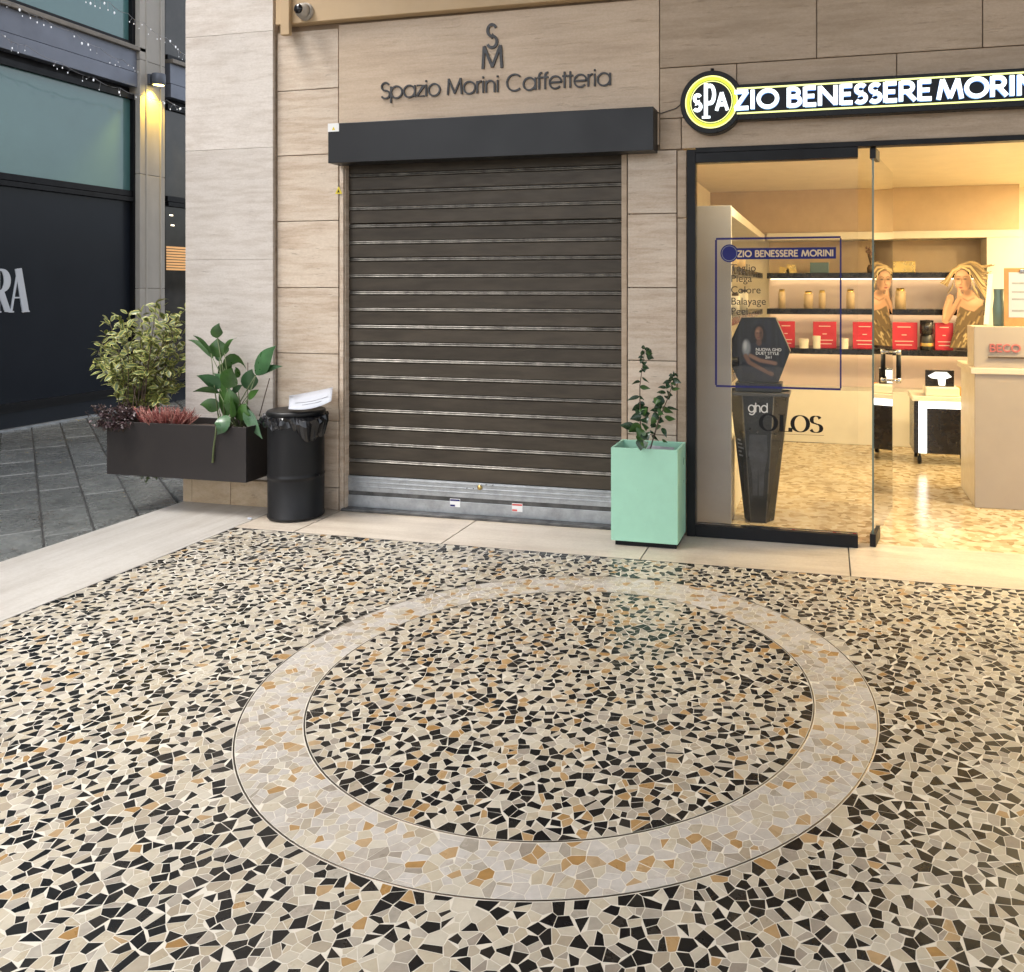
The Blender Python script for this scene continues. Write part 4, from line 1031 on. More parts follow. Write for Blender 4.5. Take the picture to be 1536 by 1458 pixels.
dv_ = thing('beauty_device', 'white desktop device with a bright screen on the trolley top', 'device', (p0.x, YT + .1, .586))
obj('housing', bx((p0.x, YT + .02, .586), (p1.x, YT + .22, .66)), M['shelfwhite'], dv_, .008)
a, b = TT(1390, 562), TT(1434, 540)
obj('screen_case', bx((a.x, YT + .10, .6605), (b.x, YT + .125, .80)), M['shelfblack'], dv_, .004)
obj('screen', MB().prism([(a.x + .02, YT + .0995, .75), (a.x + .05, YT + .0995, .73), (a.x + .10, YT + .0995, .725), (a.x + .11, YT + .0995, .67), (a.x + .16, YT + .0995, .67), (a.x + .165, YT + .0995, .725), (b.x - .02, YT + .0995, .745), (b.x - .06, YT + .0995, .785), (a.x + .08, YT + .0995, .785)][::-1], (0, -.001, 0)), M['screen'], dv_)
tag(obj('orange_pot', MB().lathe([(0, 0), (.03, 0), (.036, .07), (.032, .075), (0, .07)], (TT(1443, 568).x, YT + .12, .586), 20), M['orange']), 'small orange pot on the white trolley top', 'pot')

# hexagonal display stand behind the glass
YE = 5.40
def E7(x, y): return py(1040 + x * .1783, 340 + y * .1783, YE)
def EP(x, y): return py(x, y, YE)
ds = thing('display_stand', 'black tapered display stand with hexagonal advertising head behind the glass', 'display', (EP(1138, 780).x, YE + .1, 0))
hexa = [(405, 765), (690, 765), (815, 1050), (715, 1310), (385, 1310), (270, 1060)]
mb = MB().prism([E7(*q) for q in hexa], (0, .10, 0), 0, 1); hd_ = obj('head', mb, [M['standblack'], M['standedge']], ds, .003)
z0h = E7(500, 1310).z
xa_, xb_ = E7(355, 1350).x, E7(745, 1350).x
zc1 = E7(500, 1388).z
obj('collar', bx((xa_, YE - .02, zc1 + .0005), (xb_, YE + .14, z0h - .001)), M['standblack'], ds, .004)
# tapered pedestal, three front facets
zt_, cxm = zc1, (xa_ + xb_) / 2
def ped(z, w, dp): return [(cxm - w / 2, YE + .05, z), (cxm - w * .26, YE - dp, z), (cxm + w * .26, YE - dp, z), (cxm + w / 2, YE + .05, z), (cxm + w / 2, YE + .16, z), (cxm - w / 2, YE + .16, z)]
wt, wb_ = EP(1182, 590).x - EP(1091, 590).x, EP(1161, 780).x - EP(1117, 780).x
A_, B_ = ped(zt_, wt, .045), ped(.0, wb_, .03)
mb = MB(); n = 6
mb.add(A_ + B_, [(n + i, n + (i + 1) % n, (i + 1) % n, i) for i in range(n)] + [tuple(range(n)), tuple(range(2 * n - 1, n - 1, -1))]); pd_ = obj('pedestal', mb, M['standblack'], ds, .003)
A2, B2 = A_, B_
mb = MB()
for i in (1, 2): mb.tube([Vector(A2[i]) + Vector((0, -.001, 0)), Vector(B2[i]) + Vector((0, -.001, 0))], .0035, 6)
obj('edge_trim', mb, M['standedge'], ds)
obj('top_lip', bx((cxm - wt / 2 - .006, YE - .05, zt_ - .022), (cxm + wt / 2 + .006, YE + .17, zt_)), M['standedge'], ds, .003)
nrm = (Vector(A_[2]) - Vector(A_[1])).cross(Vector(B_[1]) - Vector(A_[1])).normalized()
if nrm.y > 0: nrm = -nrm
up = (Vector(A_[1]) + Vector(A_[2]) - Vector(B_[1]) - Vector(B_[2])).normalized()
plp = Plane((Vector(A_[1]) + Vector(A_[2])) / 2, (1, 0, 0), up, nrm)
word(plp, SANS, 'ghd', -.062, -.125, .060, .0075, .0012, M['white'], pd_, width=.125)
# printed legs figure on the pedestal
mb = MB()
for pts in ([(-.05, -.27), (.05, -.27), (.055, -.40), (.035, -.52), (.03, -.66), (.005, -.66), (0, -.45), (-.005, -.66), (-.03, -.66), (-.035, -.52), (-.055, -.40)],):
    mb.prism([plp(a * 1.1, b, .0004) for a, b in pts], nrm * .0008)
obj('printed_figure', mb, M['grey_print'], pd_)
for k, y in enumerate((-.32, -.345, -.37, -.395, -.42)):
    for i, j in ((0, 1), (2, 3)):
        f = abs(y) / (zt_); P0 = Vector(A_[i]).lerp(Vector(B_[i]), f); P1 = Vector(A_[j]).lerp(Vector(B_[j]), f); nn = (P1 - P0).cross(Vector((0, 0, 1))).normalized()
        if nn.y > 0: nn = -nn
        Q0, Q1 = P0.lerp(P1, .25) + nn * .0012, P0.lerp(P1, .55 + .25 * ((k * 7) % 3) / 2) + nn * .0012
        mb = MB().prism([Q0, Q1, Q1 + Vector((0, 0, .010)), Q0 + Vector((0, 0, .010))], nn * .0006); obj('printed_line', mb, M['grey_light'], pd_)
# the printed woman on the head
hd = -.0005
def fl7(name, pts, m, d): return obj(name, MB().prism([E7(*q) + Vector((0, -d, 0)) for q in pts], (0, -.0008, 0)), m, hd_)
ch = Canvas(290, 800, 775, 1300, 96, 98, (.012, .013, .016)); rh = random.Random(9)
for k in range(60): x = rh.uniform(300, 790); ch.stroke([(x, 780), (x + rh.uniform(-20, 60), 1290)], rh.uniform(6, 26), rh.choice(((.008, .009, .012), (.022, .024, .030), (.014, .016, .028))), 20)
ch.ell(548, 930, 66, 110, (.006, .005, .006), 16); ch.poly([(405, 1230), (425, 1030), (500, 975), (600, 975), (665, 1050), (690, 1230)], (.010, .012, .022), 16)
ch.ell(552, 900, 34, 58, (.17, .085, .055), 10); ch.ell(570, 905, 14, 46, (.07, .035, .024), 14); ch.ell(540, 880, 14, 12, (.26, .15, .10), 12); ch.ell(552, 975, 22, 26, (.10, .05, .034), 12)
for ex in (538, 566): ch.ell(ex, 893, 8, 3, (.01, .008, .008), 4)
ch.ell(550, 932, 10, 4, (.12, .03, .03), 4)
ch.ell(446, 1020, 34, 66, (.20, .22, .25), 18); ch.ell(436, 1000, 14, 34, (.40, .42, .46), 16)
ch.stroke([(440, 1085), (470, 1140), (560, 1190), (660, 1240)], 34, (.16, .085, .058), 12); ch.stroke([(480, 1085), (560, 1125), (690, 1150)], 30, (.21, .115, .08), 12); ch.stroke([(500, 1130), (640, 1215)], 8, (.012, .012, .02), 8)
ch.mask = inpoly(ch.X, ch.Y, [(412, 778), (684, 778), (802, 1050), (707, 1298), (392, 1298), (284, 1060)]).astype(float)
ch.build('printed_portrait', E7, .0004, hd_)
plh = Plane(E7(570, 1045) + Vector((0, -.0002, 0)), (1, 0, 0), (0, 0, 1), (0, -1, 0))
for k, tx in enumerate(('NUOVA GHD', 'DUET STYLE', '2in1')): textmesh(tx, .027, M['white'], plh, -.035 + .03 * k * (k > 1), -.024 * k, hd_, depth=.0012)
obj('accessory', MB().lathe([(0, -.06), (.028, -.055), (.03, .05), (0, .055)], (E7(285, 1130).x + .02, YE - .03, E7(285, 1130).z), 18, axis='X'), M['blackmetal'], ds)

# ================================================================== BUILDING ACROSS THE STREET
XZ = -8.54
zb_ = thing('clothing_store_building', 'modern store across the street with teal windows and black film', 'building', (XZ, 8, 0))
def zbox(name, y0, y1, z0, z1, x, m, dep=.06, bev=0., parent=zb_): return obj(name, bx((x - dep, y0, z0), (x, y1, z1)), m, parent, bev)
zbox('wall', -3, 26, 0, 9.5, XZ - .35, M['render'], .3)
zbox('plinth', 3, 8.82, -.03, .165, XZ + .0, M['vinylblack'], .3); zbox('plinth_strip', 3, 8.82, .1655, .215, XZ + .012, M['blackmetal'], .3)
YZ = [3.0, 8.80]                                                   # first bay, the second begins after the column
for y0, y1, first in ((3.0, 8.80, True), (9.30, 13.4, False)):
    fr_ = zbox('window_frame', y0, y1, .2155, .26, XZ + .02, M['blackmetal'], .2)
    zbox('frame_bar', y0, y1, 2.60, 2.655, XZ + .025, M['blackmetal'], .2, parent=fr_); zbox('frame_bar', y0, y1, 2.665, 2.735, XZ + .010, M['blackmetal'], .2, parent=fr_)
    zbox('frame_bar', y0, y1, 3.89, 3.96, XZ + .015, M['blackmetal'], .2, parent=fr_); zbox('recess', y0, y1, 3.9605, 4.045, XZ - .06, M['black'], .2)
    zbox('frame_post', y1 - .075, y1, .2605, 3.8895, XZ + .03, M['blackmetal'], .2, .004, parent=fr_)
    zbox('film_panel' if first else 'window_pane', y0, y1 - .0755, .2605, 2.5995, XZ - .03, M['vinylblack'] if first else M['zglassdark'], .05, parent=fr_)
    zbox('window_pane', y0, y1 - .0755, 2.7355, 3.8895, XZ - .03, M['zglass'] if first else M['zglassdark'], .05, parent=fr_)
    zbox('fascia_panel', y0, y1 + .05, 4.046, 4.225, XZ + .06, M['fascia'], .3, .004); zbox('fascia_panel', y0, y1 + .05, 4.232, 4.50, XZ + .05, M['fascia'], .3, .004)
    zbox('ledge', y0, y1 + .08, 4.501, 4.555, XZ + .10, M['sillst'], .3, .006)
    zbox('window_pane', y0, y1 - .10, 4.62, 6.6, XZ - .03, M['zglass'] if first else M['zglassdark'], .05, parent=fr_)
    zbox('frame_post', y1 - .0995, y1, 4.556, 6.6, XZ + .03, M['blackmetal'], .2, .004); zbox('frame_bar', y0, y1 - .10, 4.556, 4.6195, XZ + .01, M['blackmetal'], .2, parent=fr_)
    zbox('fascia_panel', y0, y1 + .05, 6.65, 7.3, XZ + .05, M['fascia'], .3); zbox('window_pane', y0, y1, 7.4, 9.4, XZ - .03, M['zglass'], .05, parent=fr_)
zbox('plinth', 9.30, 13.4, -.03, .215, XZ, M['vinylblack'], .3)
cy0, cy1 = px(210, 300, XZ + .10).y, px(247.5, 300, XZ + .10).y
zc = [-.03, 1.5, 2.95, 4.40, 5.9, 7.6, 9.4]
for z0, z1 in zip(zc, zc[1:]): zbox('column_block', cy0, cy1, z0 + .002, z1 - .002, XZ + .10, M['concrete'], .35, .006)
zbox('column_fillet', cy0 + .09, cy0 + .115, 0, 9.4, XZ + .112, M['concrete'], .02, .003); zbox('column_fillet', cy1 - .085, cy1 - .06, 0, 9.4, XZ + .112, M['concrete'], .02, .003)
zbox('drain_strip', 3, 8.8, -.03, -.004, XZ + .05, M['galv'], .045)
# lit blinds and spots seen in the second bay
p, q = px(250, 405, XZ - .02), px(280, 370, XZ - .02)
for k in range(9):
    z = p.z + (q.z - p.z) * k / 9
    zbox('blind_slat', p.y, q.y + .1, z, z + (q.z - p.z) / 9 * .72, XZ - .022, M['warmlit'], .006)
for x, y in ((258, 323), (260, 338)):
    p = px(x, y, XZ - .02); zbox('shop_spotlight', p.y - .035, p.y + .02, p.z - .008, p.z + .008, XZ - .022, M['warmspot'], .006)
# store letters on the film
zl = thing('store_letters', 'large white overlapping book capitals on the black window film', 'sign', (XZ, 7, 1.3))
plz = Plane((XZ - .03, 0, 0), (0, 1, 0), (0, 0, 1), (1, 0, 0))
a0, a1 = px(18, 467, XZ - .03), px(47, 467, XZ - .03); top = px(32, 403, XZ - .03).z
capz = top - a0.z
ax = a0.y
obj('letter', glyph(plz, BOOK, 'A', ax - .03, a0.z - .01, capz, .075, .012, .016, (a1.y - a0.y) / (.94 * capz)), M['letterz'], zl)
obj('letter', glyph(plz, BOOK, 'R', px(-14, 467, XZ - .03).y, a0.z - .01, capz, .075, .009, .016, .62), M['letterz'], zl)
# wall lamp on the column
p, q = px(222, 113, XZ + .2), px(248, 137, XZ + .2)
ly, lz0, lz1 = (p.y + q.y) / 2, 4.10, 4.245
wl_ = thing('wall_lamp', 'grey cylinder wall lamp shining yellow down the concrete column', 'lamp', (XZ + .1, ly, lz0))
obj('bracket', bx((XZ + .1005, ly - .06, lz0 + .01), (XZ + .15, ly + .06, lz1 - .005)), M['lampbox'], wl_, .005)
mb = MB(); mb.lathe([(.066, 0), (.078, 0), (.08, .004), (.08, .14), (.074, .145), (0, .145)], (XZ + .23, ly, lz0), 28); obj('shade', mb, M['lampbox'], wl_)
mb = MB(); mb.lathe([(0, .004), (.066, .004)], (XZ + .23, ly, lz0), 24); obj('lens', mb, M['lampglow'], wl_)
sp = bpy.data.lights.new('wall_lamp_beam', 'SPOT'); sp.energy = 40; sp.color = (1, .62, .05); sp.spot_size = math.radians(95); sp.spot_blend = .6; sp.shadow_soft_size = .04
so = bpy.data.objects.new('wall_lamp_beam', sp); col.objects.link(so); so.parent = wl_; so.location = (.085, 0, -.012); so.rotation_euler = (0, math.radians(10), 0)
# light strings hung over the street
def string(pts, X, label, seed):
    r_ = random.Random(seed); P = [px(x, y, X) for x, y in pts]
    path = []
    for i in range(len(P) - 1):
        for k in range(6): path.append(P[i].lerp(P[i + 1], k / 6) + Vector((0, 0, -.03 * math.sin(math.pi * k / 6))))
    path.append(P[-1])
    t = thing('light_string', label, 'string lights', P[0])
    mb = MB(); mb.tube(path, .0025, 5); bl = MB(); dp = MB()
    L = sum((path[i + 1] - path[i]).length for i in range(len(path) - 1)); acc = 0; nxt = .0
    for i in range(len(path) - 1):
        seg = (path[i + 1] - path[i]).length
        while nxt < acc + seg:
            b = path[i].lerp(path[i + 1], (nxt - acc) / seg); dl = r_.uniform(.01, .09)
            e = b + Vector((r_.uniform(-.03, .03), r_.uniform(-.04, .04), -dl)); dp.tube([b, e], .0015, 4)
            kb = r_.choice((.35, .45, .5, .6, .9)); bl.lathe([(0, -.022 * kb), (.008 * kb, -.012 * kb), (.010 * kb, 0), (.006 * kb, .012 * kb), (0, .014 * kb)], e, 6); nxt += r_.uniform(.02, .10) if r_.random() < .8 else r_.uniform(.15, .4)
        acc += seg
    obj('wire', mb, M['wire'], t); obj('drop_wires', dp, M['wire'], t)['kind'] = 'stuff'; obj('bulbs', bl, M['bulb'], t)['kind'] = 'stuff'
string([(-60, -70), (70, -35), (165, 4), (192, 20), (215, 33), (250, 57), (285, 86)], XZ + .9, 'string of clear bulbs crossing the upper teal window and the column', 1)
string([(-40, -14), (25, 6), (62, 25), (110, 47), (150, 72), (185, 90), (213, 104)], XZ + .6, 'string of clear bulbs sagging across the grey blue metal fascia', 2)
string([(-40, 30), (0, 50), (40, 68), (92, 94), (140, 116), (180, 132), (215, 142), (250, 150), (285, 162)], XZ + .45, 'string of clear bulbs along the lower edge of the metal fascia', 3)

# ================================================================== SECURITY CAMERA
YQ = YW - .057
p = py(459, 18, YQ)
sc_ = thing('security_camera', 'small round dome security camera on the tan board', 'camera', (p.x, YQ, p.z))
mb = MB(); mb.lathe([(.060, 0), (.060, -.012), (.055, -.022), (.050, -.026)], (p.x, YQ, p.z), 32, axis='Y'); obj('mount', mb, M['camwhite'], sc_)
mb = MB(); mb.lathe([(.05, -.020), (.049, -.042), (.040, -.060), (.026, -.070)], (p.x - .006, YQ, p.z), 32, axis='Y'); obj('shell', mb, M['camwhite'], sc_)
mb = MB(); mb.lathe([(.031, -.0655), (.033, -.072), (.026, -.080), (.012, -.085), (0, -.086)], (p.x - .010, YQ, p.z), 28, axis='Y'); obj('lens', mb, M['lens'], sc_)

# ================================================================== PLANTS
def ribbonleaf(p0, p1, p2, w, side, m=None, n=7, fold=.18, shape='lance'):
    """leaf surface along a quadratic curve; side = direction of its width"""
    mb = MB(); vs = []
    p0, p1, p2 = Vector(p0), Vector(p1), Vector(p2)
    for i in range(n + 1):
        t = i / n; c = p0 * (1 - t) ** 2 + p1 * 2 * t * (1 - t) + p2 * t * t
        tg = ((p1 - p0) * (1 - t) + (p2 - p1) * t).normalized()
        s_ = (side - tg * side.dot(tg)).normalized(); nr = tg.cross(s_)
        ww = w * .5 * (math.sin(math.pi * min(1, (t + .02)) ** .72) ** .95 if shape == 'lance' else math.sqrt(max(0, math.sin(math.pi * t))))
        ww = max(ww, .0012)
        for k in (-1, -.5, 0, .5, 1): vs.append(c + s_ * (ww * k) + nr * (fold * ww * abs(k) + .03 * ww * math.sin(9 * t + k)))
    mb.add(vs, [(i * 5 + k, i * 5 + k + 1, (i + 1) * 5 + k + 1, (i + 1) * 5 + k) for i in range(n) for k in range(4)], 0, True)
    return mb
# ---- long anthracite planter on the corner pillar
YR0, YR1 = 4.645, YPL - .004
xl, xr = py(160, 700, YR0).x, py(369, 700, YR0).x
zl0_, zl1_ = .240, py(366, 641, YR0).z
pb = thing('long_planter', 'long anthracite planter box fixed to the corner pillar', 'planter', ((xl + xr) / 2, (YR0 + YR1) / 2, zl0_))
w = .012
mb = MB()
mb.box((xl, YR0, zl0_), (xr, YR0 + w, zl1_)); obj('front_panel', mb, M['planter'], pb, .003)
obj('back_panel', bx((xl, YR1 - w, zl0_), (xr, YR1, zl1_)), M['planter'], pb, .003)
obj('side_panel', bx((xl, YR0 + w, zl0_), (xl + w, YR1 - w, zl1_)), M['planter'], pb, .002); obj('side_panel', bx((xr - w, YR0 + w, zl0_), (xr, YR1 - w, zl1_)), M['planter'], pb, .002)
obj('base', bx((xl + w, YR0 + w, zl0_ + .001), (xr - w, YR1 - w, zl0_ + .02)), M['planter'], pb)
so_ = MB(); nx, ny = 24, 6
so_.add([(xl + w + (xr - xl - 2 * w) * i / nx, YR0 + w + (YR1 - YR0 - 2 * w) * j / ny, zl1_ - .045 + rs.uniform(-.008, .008)) for j in range(ny + 1) for i in range(nx + 1)], [(j * (nx + 1) + i, j * (nx + 1) + i + 1, (j + 1) * (nx + 1) + i + 1, (j + 1) * (nx + 1) + i) for j in range(ny) for i in range(nx)], 0, True)
obj('soil', so_, M['soil'], pb)
zsoil = zl1_ - .045
# ---- broad-leaved plant
YQ0 = 4.79
def C4(x, y, Y=YQ0): return py(260 + x * .1715, 470 + y * .1715, Y)
lily = thing('broad_leaf_plant', 'tall plant with broad pointed green leaves in the long planter', 'plant', C4(500, 960))
lv = [((385, 215), (360, 150), (402, 85), 66, 0), ((400, 385), (375, 300), (388, 215), 120, 0), ((345, 390), (270, 250), (128, 232), 42, 0), ((330, 350), (245, 215), (172, 195), 26, 0), ((445, 345), (462, 235), (555, 214), 28, 0), ((440, 470), (560, 300), (640, 492), 62, 0),
      ((722, 535), (770, 390), (897, 283), 122, 1), ((725, 535), (820, 470), (955, 463), 48, 1), ((682, 668), (640, 560), (690, 488), 92, 1), ((405, 655), (330, 590), (203, 545), 92, 1), ((398, 695), (300, 650), (172, 686), 46, 0), ((398, 840), (310, 780), (232, 800), 80, 0),
      ((455, 910), (440, 740), (415, 585), 100, 0), ((500, 880), (520, 760), (470, 640), 84, 0), ((600, 940), (560, 850), (645, 785), 120, 0), ((470, 655), (470, 560), (515, 478), 112, 0), ((420, 560), (450, 440), (545, 432), 66, 0), ((545, 560), (570, 500), (540, 470), 50, 0), ((400, 420), (370, 395), (440, 365), 56, 1),
      ((425, 900), (460, 980), (385, 1062), 84, 1), ((630, 838), (680, 960), (778, 1097), 62, 1), ((655, 745), (700, 700), (748, 668), 46, 0), ((520, 700), (560, 640), (605, 628), 34, 1), ((440, 590), (400, 560), (352, 525), 40, 1), ((500, 900), (520, 850), (500, 720), 70, 0), ((560, 930), (640, 880), (640, 800), 90, 0), ((430, 500), (400, 480), (388, 488), 60, 0)]
r_ = random.Random(11); stems = MB()
for i, (a, b, c2, w_, mk) in enumerate(lv):
    Y = YQ0 + r_.uniform(-.07, .06)
    if i in (19,): Y = YR0 - .018
    p0, p1, p2 = C4(*a, Y), C4(*b, Y - .02), C4(*c2, Y + r_.uniform(-.04, .03))
    if i in (19,): p0, p1, p2 = C4(*a, YR0 + .02), C4(*b, YR0 - .045), C4(*c2, YR0 - .02)
    k = w_ * .1715 / F * 5.5 * 1.6
    o = obj('leaf', ribbonleaf(p0, p1, p2, k, Vector((1, r_.uniform(-.5, .5), r_.uniform(-.3, .5))) if abs(a[1] - c2[1]) > abs(a[0] - c2[0]) else Vector((0, r_.uniform(-.6, .2), 1)), n=8), M['leaf'] if mk == 0 else M['leaf_back'], lily)
    if a[1] < 920 and i not in (19,):
        rt = Vector((C4(r_.uniform(420, 640), 960).x, YQ0 + r_.uniform(-.04, .04), zsoil)); md = rt.lerp(p0, .5) + Vector((r_.uniform(-.01, .01), 0, 0))
        stems.tube([rt, md, p0], [.005, .004, .0025], 6)
stems.tube([C4(400, 900, YR0 + .03), C4(380, 950, YR0 - .02), C4(370, 1060, YR0 - .02), C4(352, 1180, YR0 - .012), C4(343, 1306, YR0 - .01)], [.004, .005, .006, .006, .007], 6)
obj('stems', stems, M['stem'], lily)
mb = MB(); mb.tube([C4(752, 900, 4.85), C4(800, 720, 4.87), C4(842, 568, 4.90)], .0035, 6); mb.tube([C4(650, 800, 4.84), C4(652, 430, 4.86)], .003, 6); obj('stake', mb, M['twig'], lily)
# ---- variegated shrub
sb = thing('variegated_shrub', 'bushy shrub with yellow edged leaves beside the corner pillar', 'shrub', (-4.66, 4.84, zsoil))
def vleaf():
    mb = MB(); n = 6; rows = []
    for i in range(n + 1):
        t = i / n; w_ = .5 * math.sin(math.pi * (t * .92 + .04)) ** .9; x = t - 0
        z = -.16 * t * t
        rows.append([(x, k * w_ * .5, z + .10 * w_ * abs(k)) for k in (-1, -.58, 0, .58, 1)])
    vs = [p for r0 in rows for p in r0]
    mb.add(vs, [(i * 5 + k, i * 5 + k + 1, (i + 1) * 5 + k + 1, (i + 1) * 5 + k) for i in range(n) for k in (0, 3)], 0, True)
    mb.add(vs, [(i * 5 + k, i * 5 + k + 1, (i + 1) * 5 + k + 1, (i + 1) * 5 + k) for i in range(n) for k in (1, 2)], 1, True)
    return mb
vl = vleaf(); vme = vl.mesh('leaf', [M['leaf_yel'], M['leaf_mid']])
r_ = random.Random(21); tw = MB(); leaves = []
base = Vector((-4.68, 4.84, zsoil))
def D6(x, y, Y): return py(130 + x * .1508, 440 + y * .1508, Y)
tips = [(80, 680), (110, 570), (140, 480), (190, 400), (220, 270), (330, 225), (420, 200), (540, 190), (650, 200), (700, 70), (740, 150), (820, 190), (940, 270), (985, 150), (960, 400), (985, 520), (950, 640), (880, 330), (760, 330), (640, 330), (520, 330), (400, 350), (300, 420), (230, 560), (180, 660), (260, 760), (330, 850), (390, 1030), (380, 900), (480, 900), (560, 1060), (600, 950), (480, 1100), (660, 820), (760, 900), (860, 840), (940, 900), (760, 1030), (900, 960), (700, 640), (600, 560), (800, 560), (440, 600), (520, 740), (340, 600), (840, 700), (660, 460), (960, 760), (420, 480), (560, 440), (300, 700), (600, 1060), (480, 1040), (700, 1040), (860, 440), (740, 740)]
for k, (tx, ty) in enumerate(tips):
    Y = r_.uniform(4.80, 5.25) if tx < 820 else r_.uniform(5.0, 5.35)
    tp = D6(tx, ty, Y); b0 = base + Vector((r_.uniform(-.12, .08), r_.uniform(-.05, .06), 0)); mid = b0.lerp(tp, .55) + Vector((r_.uniform(-.05, .05), r_.uniform(-.03, .05), .08))
    pth = [b0 * (1 - t) ** 2 + mid * 2 * t * (1 - t) + tp * t * t for t in [i / 6 for i in range(7)]]
    tw.tube(pth, [.004, .0036, .003, .0026, .002, .0016, .001], 5)
    for j in range(24):
        t = 1 - (j / 24) ** 1.2 * .72; q = b0 * (1 - t) ** 2 + mid * 2 * t * (1 - t) + tp * t * t
        tg = ((mid - b0) * (1 - t) + (tp - mid) * t).normalized()
        out = Vector((r_.uniform(-1, 1), r_.uniform(-1, .6), r_.uniform(-.7, .6))).normalized()
        d = (tg * .5 + out).normalized(); q = q + out * r_.uniform(.0, .018)
        e = q + d * .05
        if e.x > -4.425 or q.x > -4.43: continue
        if e.z < zsoil + .02: continue
        sz = r_.uniform(.048, .074)
        leaves.append((q, d, sz, r_.uniform(-.8, .8)))
obj('branches', tw, M['twig'], sb)
r_.shuffle(leaves); leaves.sort(key=lambda a: a[0].y)
def lmat(q, d, sz, roll):
    X = d.normalized(); up = Vector((0, -.5, 1)); Yv = up.cross(X).normalized(); Z = X.cross(Yv)
    Rm = Matrix((X, Yv, Z)).transposed().to_4x4()
    return Matrix.Translation(q) @ Rm @ Matrix.Rotation(roll, 4, 'X') @ Matrix.Diagonal((sz, sz * 1.0, sz, 1))
big = MB()
for k, a in enumerate(leaves):
    Mx = lmat(*a)
    if k < 290:
        o = link('leaf', vme, sb); o.matrix_parent_inverse = Matrix.Translation(-sb.location); o.matrix_basis = Mx
    else:
        b = len(big.v); big.v += [tuple(Mx @ Vector(v)) for v in vl.v]
        big.f += [[b + i for i in f] for f in vl.f]; big.m += vl.m; big.sm += vl.sm
obj('foliage', big, [M['leaf_yel'], M['leaf_mid']], sb)['kind'] = 'stuff'
# ---- purple and red ground plants in the planter
def tuft(name, label, cat, c, rx, ry, n, h, mats, kind, seed):
    r_ = random.Random(seed); t = thing(name, label, cat, c); m1, m2 = MB(), MB()
    for k in range(n):
        a = r_.uniform(0, 6.28); u = math.sqrt(r_.random()); b = Vector(c) + Vector((rx * .75 * u * math.cos(a), ry * u * math.sin(a), 0))
        hh = h * r_.uniform(.55, 1.1); lean = Vector((rx * .5 * u * math.cos(a) + r_.gauss(0, .018), ry * .5 * u * math.sin(a) + r_.gauss(0, .015), hh))
        if kind == 'spike':
            mb = m1 if r_.random() < .6 else m2
            mb.tube([b, b + lean * .6, b + lean], [.0035, .0042, .001], 5)
            for q in range(3):
                s0 = b + lean * r_.uniform(.3, .8); mb.tube([s0, s0 + Vector((r_.gauss(0, .012), r_.gauss(0, .012), .022))], [.0028, .0008], 4)
        else:
            e = b + lean; m2.tube([b, b + lean * .6, e], .0012, 4)
            for q in range(5):
                d = Vector((r_.uniform(-1, 1), r_.uniform(-1, 1), r_.uniform(-.9, .5))).normalized(); s0 = e.lerp(b, r_.uniform(0, .5)); sd = Vector((r_.uniform(-1, 1), r_.uniform(-1, 1), r_.uniform(-.3, .3)))
                lf = ribbonleaf(s0, s0 + d * .012 + Vector((0, 0, .005)), s0 + d * r_.uniform(.02, .034), r_.uniform(.013, .022), sd, n=4)
                b0 = len(m1.v); m1.v += lf.v; m1.f += [[b0 + i for i in f] for f in lf.f]; m1.m += lf.m; m1.sm += lf.sm
    obj('foliage', m1, mats[0], t)['kind'] = 'stuff'; obj('stalks', m2, mats[1], t)['kind'] = 'stuff'
    return t
pc = py(172, 632, 4.72); tuft('purple_plant', 'dark purple leafy plant spilling over the planter end', 'plant', (pc.x + .03, 4.74, zsoil + .01), .17, .09, 90, .13, (M['purple'], M['twig']), 'leaf', 31)
pc = py(165, 645, YR0 - .03); tuft('trailing_purple_plant', 'purple sprigs trailing outside the planter corner', 'plant', (pc.x + .03, YR0 - .035, zl1_ - .06), .13, .025, 34, .07, (M['purple'], M['twig']), 'leaf', 32)
pc = py(250, 630, 4.76); tuft('red_heather', 'red and pink spiky heather between shrub and broad leaf plant', 'plant', (pc.x, 4.75, zsoil), .21, .08, 230, .13, (M['heather'], M['heather2']), 'spike', 33)
# sprig growing under the planter
mb = MB(); st2 = MB(); r_ = random.Random(8); pc = py(228, 722, 4.9)
hs = thing('hanging_sprig', 'few green sprigs hanging below the long planter', 'plant', (pc.x, 4.86, zl0_))
for k in range(7):
    a = Vector((pc.x + r_.uniform(-.09, .09), 4.87, zl0_)); e = a + Vector((r_.uniform(-.04, .04), r_.uniform(-.03, .03), -r_.uniform(.05, .11))); st2.tube([a, a.lerp(e, .5) + Vector((.01, 0, 0)), e], .0014, 4)
    for q in range(4):
        s0 = a.lerp(e, r_.uniform(.3, 1)); d = Vector((r_.uniform(-1, 1), r_.uniform(-1, 1), r_.uniform(-1, .2))).normalized()
        lf = ribbonleaf(s0, s0 + d * .012, s0 + d * .026, .012, Vector((r_.random(), r_.random(), .3)), n=4); b0 = len(mb.v); mb.v += lf.v; mb.f += [[b0 + i for i in f] for f in lf.f]; mb.m += lf.m; mb.sm += lf.sm
obj('foliage', mb, M['leaf_mid'], hs)['kind'] = 'stuff'; obj('stalks', st2, M['stem'], hs)['kind'] = 'stuff'

